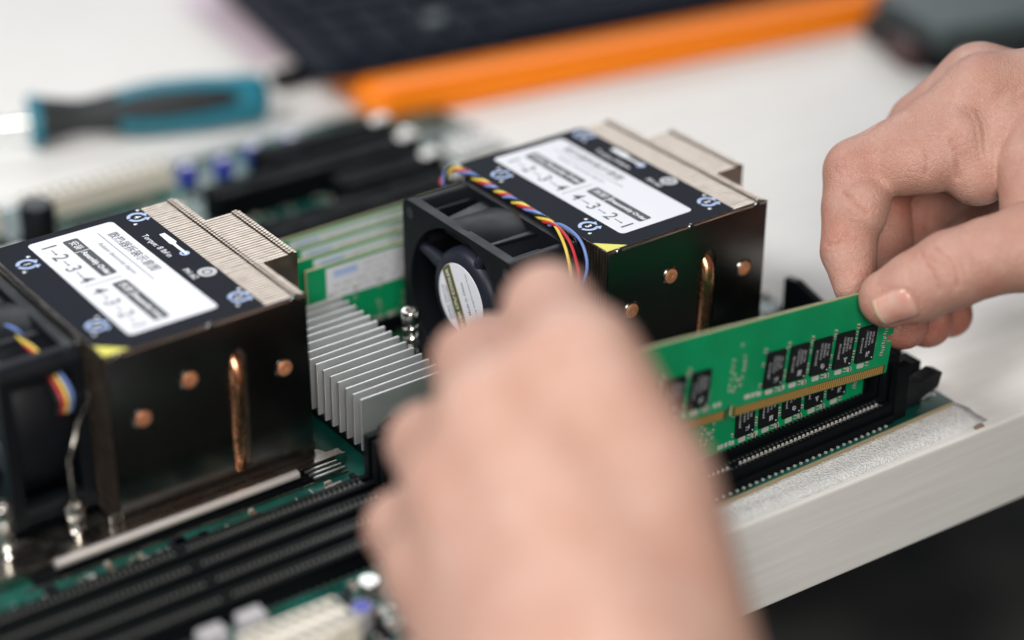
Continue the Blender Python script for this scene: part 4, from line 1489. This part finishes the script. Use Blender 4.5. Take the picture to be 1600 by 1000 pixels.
LH = {
  'index': [(-57.5, -46.4, 60.0, 8.0), (-66.5, -50.8, 84.6, 9.8), (-90.8, -88.1, 111.4, 12.2), (-102.8, -116.6, 110.9, 14.5)],
  'middle': [(-60.9, -36.5, 46.0, 8.5), (-76.1, -40.0, 72.3, 10), (-109.7, -80.9, 97.7, 11.6), (-123.0, -111.7, 100.7, 15)],
  'ring': [(-74.6, -33.9, 34.7, 8.5), (-90.3, -44.6, 52.2, 9.5), (-125.6, -82.2, 79.1, 11.2), (-133.2, -110.7, 83.1, 14.5)],
  'pinky': [(-86.1, -42.9, 25.8, 7.5), (-106.3, -54.5, 34.2, 8.5), (-136.5, -85.6, 58.5, 10.4), (-140.2, -109.1, 61.5, 13)],
  'thumb': [(-56.0, -64.9, 57.0, 8.8), (-61.9, -80.1, 62.7, 10.5), (-76.3, -106.1, 67.7, 13), (-88.5, -135.1, 62.0, 15.5), (-112.1, -163.5, 57.5, 19)],
  'palm_a': [(-102.8, -116.6, 110.9, 14.5), (-103.7, -142.9, 88.1, 17.5), (-122.0, -176.5, 60.8, 22)],
  'palm_b': [(-123.0, -111.7, 100.7, 15), (-126.7, -142.1, 85.5, 17.5), (-137.8, -176.7, 64.6, 22)],
  'palm_c': [(-133.2, -110.7, 83.1, 14.5), (-136.9, -135.1, 72.5, 16.5), (-146.3, -168.4, 59.3, 22)],
  'palm_d': [(-140.2, -109.1, 61.5, 13.5), (-142.2, -127.4, 57.4, 15.5), (-149.8, -154.2, 51.6, 21)],
  'forearm': [(-139.4, -170.5, 59.4, 29), (-163.0, -232.0, 4.0, 36)],
}
lf_ = hand_field(LH, ['index', 'middle', 'ring', 'pinky', 'thumb'], ['palm_a', 'palm_b', 'palm_c', 'palm_d', 'forearm'], kx=5.0, kp=14.0, kj=9.0)
red_l = [(-88, -101, 108, 9, 0.55), (-111, -98, 96, 9, 0.5), (-124, -98, 76, 9, 0.4), (-131, -96, 50, 9, 0.4), (-60, -45, 62, 10, 0.5)]
left = make_hand(lf_, (-208, -272, -36), (-40, -18, 140), 1.4, 'hand', 'large blurred bare hand in front, its back and knuckles to the viewer', red_l, shade_tint=-0.12)  # tint pales this hand, as in stronger light

# ------------------------------------------------------------------ things behind the board
def screwdriver():
    root = thing('screwdriver', 'teal and black handled screwdriver lying behind the motherboard', 'screwdriver', (-10, 313, TZ))
    a = math.atan2(294 - 329.0, 41 + 54.6)
    root.rotation_euler = (0, 0, a)
    z = 11.5
    c = (0, 0, z)
    MB().lathe([(0, -53), (11.0, -53), (11.6, -51), (11.2, -47.5), (0, -47.5)], c, axis='x', seg=32).build('collar', 'teal_plastic', root, smooth=True)
    MB().lathe([(10.6, -47.6), (9.0, -40), (7.6, -32), (7.6, -28), (8.6, -20), (9.6, -14)], c, axis='x', seg=32).build('grip', 'grip_rubber', root, smooth=True)
    MB().lathe([(9.8, -14.2), (11.2, -2), (12.2, 12), (12.4, 24), (11.4, 36), (11.6, 44), (10.6, 50), (6.0, 53), (0, 53.4)], c, axis='x', seg=32).build('handle', 'teal_plastic', root, smooth=True)
    for k in range(3):
        t = math.radians(150) + 2 * math.pi * k / 3
        pts = []
        for x, r in ((-15, 5.5), (-6, 6.4), (6, 7.2), (20, 7.6), (32, 7.4), (42, 7.8)):
            pts.append((x, r * math.cos(t), z + r * math.sin(t)))
        MB().tube(pts, [5.0, 6.2, 6.8, 6.6, 5.6, 3.2], 14).build('grip_insert', 'grip_rubber', root, smooth=True)
    MB().tube([(-53, 0, z), (-160, 0, z)], 2.6, 16).build('shaft', 'bright_steel', root, smooth=True)
screwdriver()

KR = math.radians(-9.5)
tray = thing('case', 'bright orange plastic case under the black keyboard', 'case', (66, 262, TZ), rz=KR)
MB().prism(round_rect(8, 420, 0, 200, 10, 6), 'z', 0.05, 13).build('body', 'orange_plastic', tray, bevel=3.0, seg=3)
MB().prism(round_rect(11, 416, 4, 196, 10, 6), 'z', 13.05, 15.5).build('rim', 'orange_plastic', tray, bevel=1.0)
kb = thing('keyboard', 'black keyboard lying on the orange case', 'keyboard', (66, 262, TZ + 15.6), rz=KR)
MB().prism(round_rect(-10, 400, 20, 205, 16, 6), 'z', 0, 5.5).build('body', 'key_black', kb, bevel=1.5, seg=3)
key_mesh = None
for j in range(6):
    for i in range(19):
        x = 4 + i * 20 + (j % 3) * 2
        y = 30 + j * 20
        if j == 0 and 4 <= i <= 8:
            if i > 4:
                continue
            MB().box(x, x + 96, y, y + 16, 5.4, 9.0).build('key', 'key_black', kb, bevel=1.0)
            continue
        if key_mesh is None:
            key = MB().box(0, 16.5, 0, 16.5, 0, 3.4).build('key', 'key_black', kb, bevel=1.2)
            key_mesh = key
        else:
            key = key_mesh.copy()
            COL.objects.link(key)
        key.location = Vector((x, y, 5.5)) * S
o = MB().lathe([(0, 10.2), (5.0, 10.2), (5.6, 9.6), (5.6, 5.5)], (62, 52, 0), seg=20).build('round_button', 'device_grey', kb, smooth=True)

dv = thing('device', 'dark grey box-shaped device on the table behind the pinching hand', 'device', (318, 152, TZ), rz=math.radians(-13))
MB().prism(round_rect(0, 150, 0, 62, 6, 5), 'z', 1.5, 13).build('body', 'black_plastic', dv, bevel=1.5)
MB().prism(round_rect(1.5, 148.5, 1.5, 60.5, 5, 5), 'z', 13.02, 24).build('cover', 'device_grey', dv, bevel=2.5, seg=3)
MB().prism(round_rect(-9, -0.2, 8, 30, 2, 3), 'z', 3, 15).build('end_plug', 'plug_maroon', dv, bevel=0.8)
MB().prism(round_rect(-7, -0.2, 36, 54, 2, 3), 'z', 4, 16).build('end_plug', 'grip_rubber', dv, bevel=0.8)
MB().lathe([(0, -0.8), (3.0, -0.8), (4.6, -1.2), (5.4, -0.6), (5.4, 0.5)], (18, 0, 7.2), axis='y', seg=24).build('jack', 'bracket_steel', dv, smooth=True)
for k in range(3):
    MB().box(34 + k * 22, 50 + k * 22, -0.4, 0.6, 4, 11).build('port', 'print_black', dv, bevel=0.3)
for fx, fy in ((10, 10), (140, 10), (10, 52), (140, 52)):
    MB().lathe([(0, 0.02), (4, 0.02), (4, 1.5), (0, 1.5)], (fx, fy, 0), seg=16).build('foot', 'grip_rubber', dv)

o = MB().prism([(66, 352), (98, 358), (124, 470), (78, 462)], 'z', TZ + 0.03, TZ + 0.4).build('reflection_sheet', 'pink_reflection')  # thin pink sheet added for a pinkish reflection on the table
tag(o, 'pale pink reflection on the table beside the black keyboard, made as a sheet', 'sheet')
pg = thing('cable', 'short black cable with a plug between screwdriver and orange case', 'cable', (70, 322, TZ))
MB().box(-12, 8, -5, 5, 1, 9).build('plug', 'black_plastic', pg, bevel=1.5)
MB().tube([(8, 0, 5), (14, 3, 5), (20, 14, 4.5), (24, 30, 3.2), (22, 60, 3.2)], 2.8, 10).build('cord', 'grip_rubber', pg, smooth=True)

# a crumb at the table's front edge
o = MB().add([(-2.6, -0.9, 0), (1.8, -1.2, 0), (2.9, 0.3, 0), (0.4, 1.3, 0), (-2.2, 0.8, 0), (-1.6, -0.4, 0.9), (1.3, -0.5, 1.3), (1.0, 0.5, 0.8), (-1.0, 0.4, 1.1)],
             [(0, 1, 6, 5), (1, 2, 7, 6), (2, 3, 7), (3, 4, 8, 7), (4, 0, 5, 8), (5, 6, 7, 8), (4, 3, 2, 1, 0)]).build('wood_chip', 'dirt', None, bevel=0.2)
o.location = Vector((104.2, -75.4, TZ + 0.02)) * S
tag(o, 'small brown wood chip on the front edge of the white table', 'wood chip')
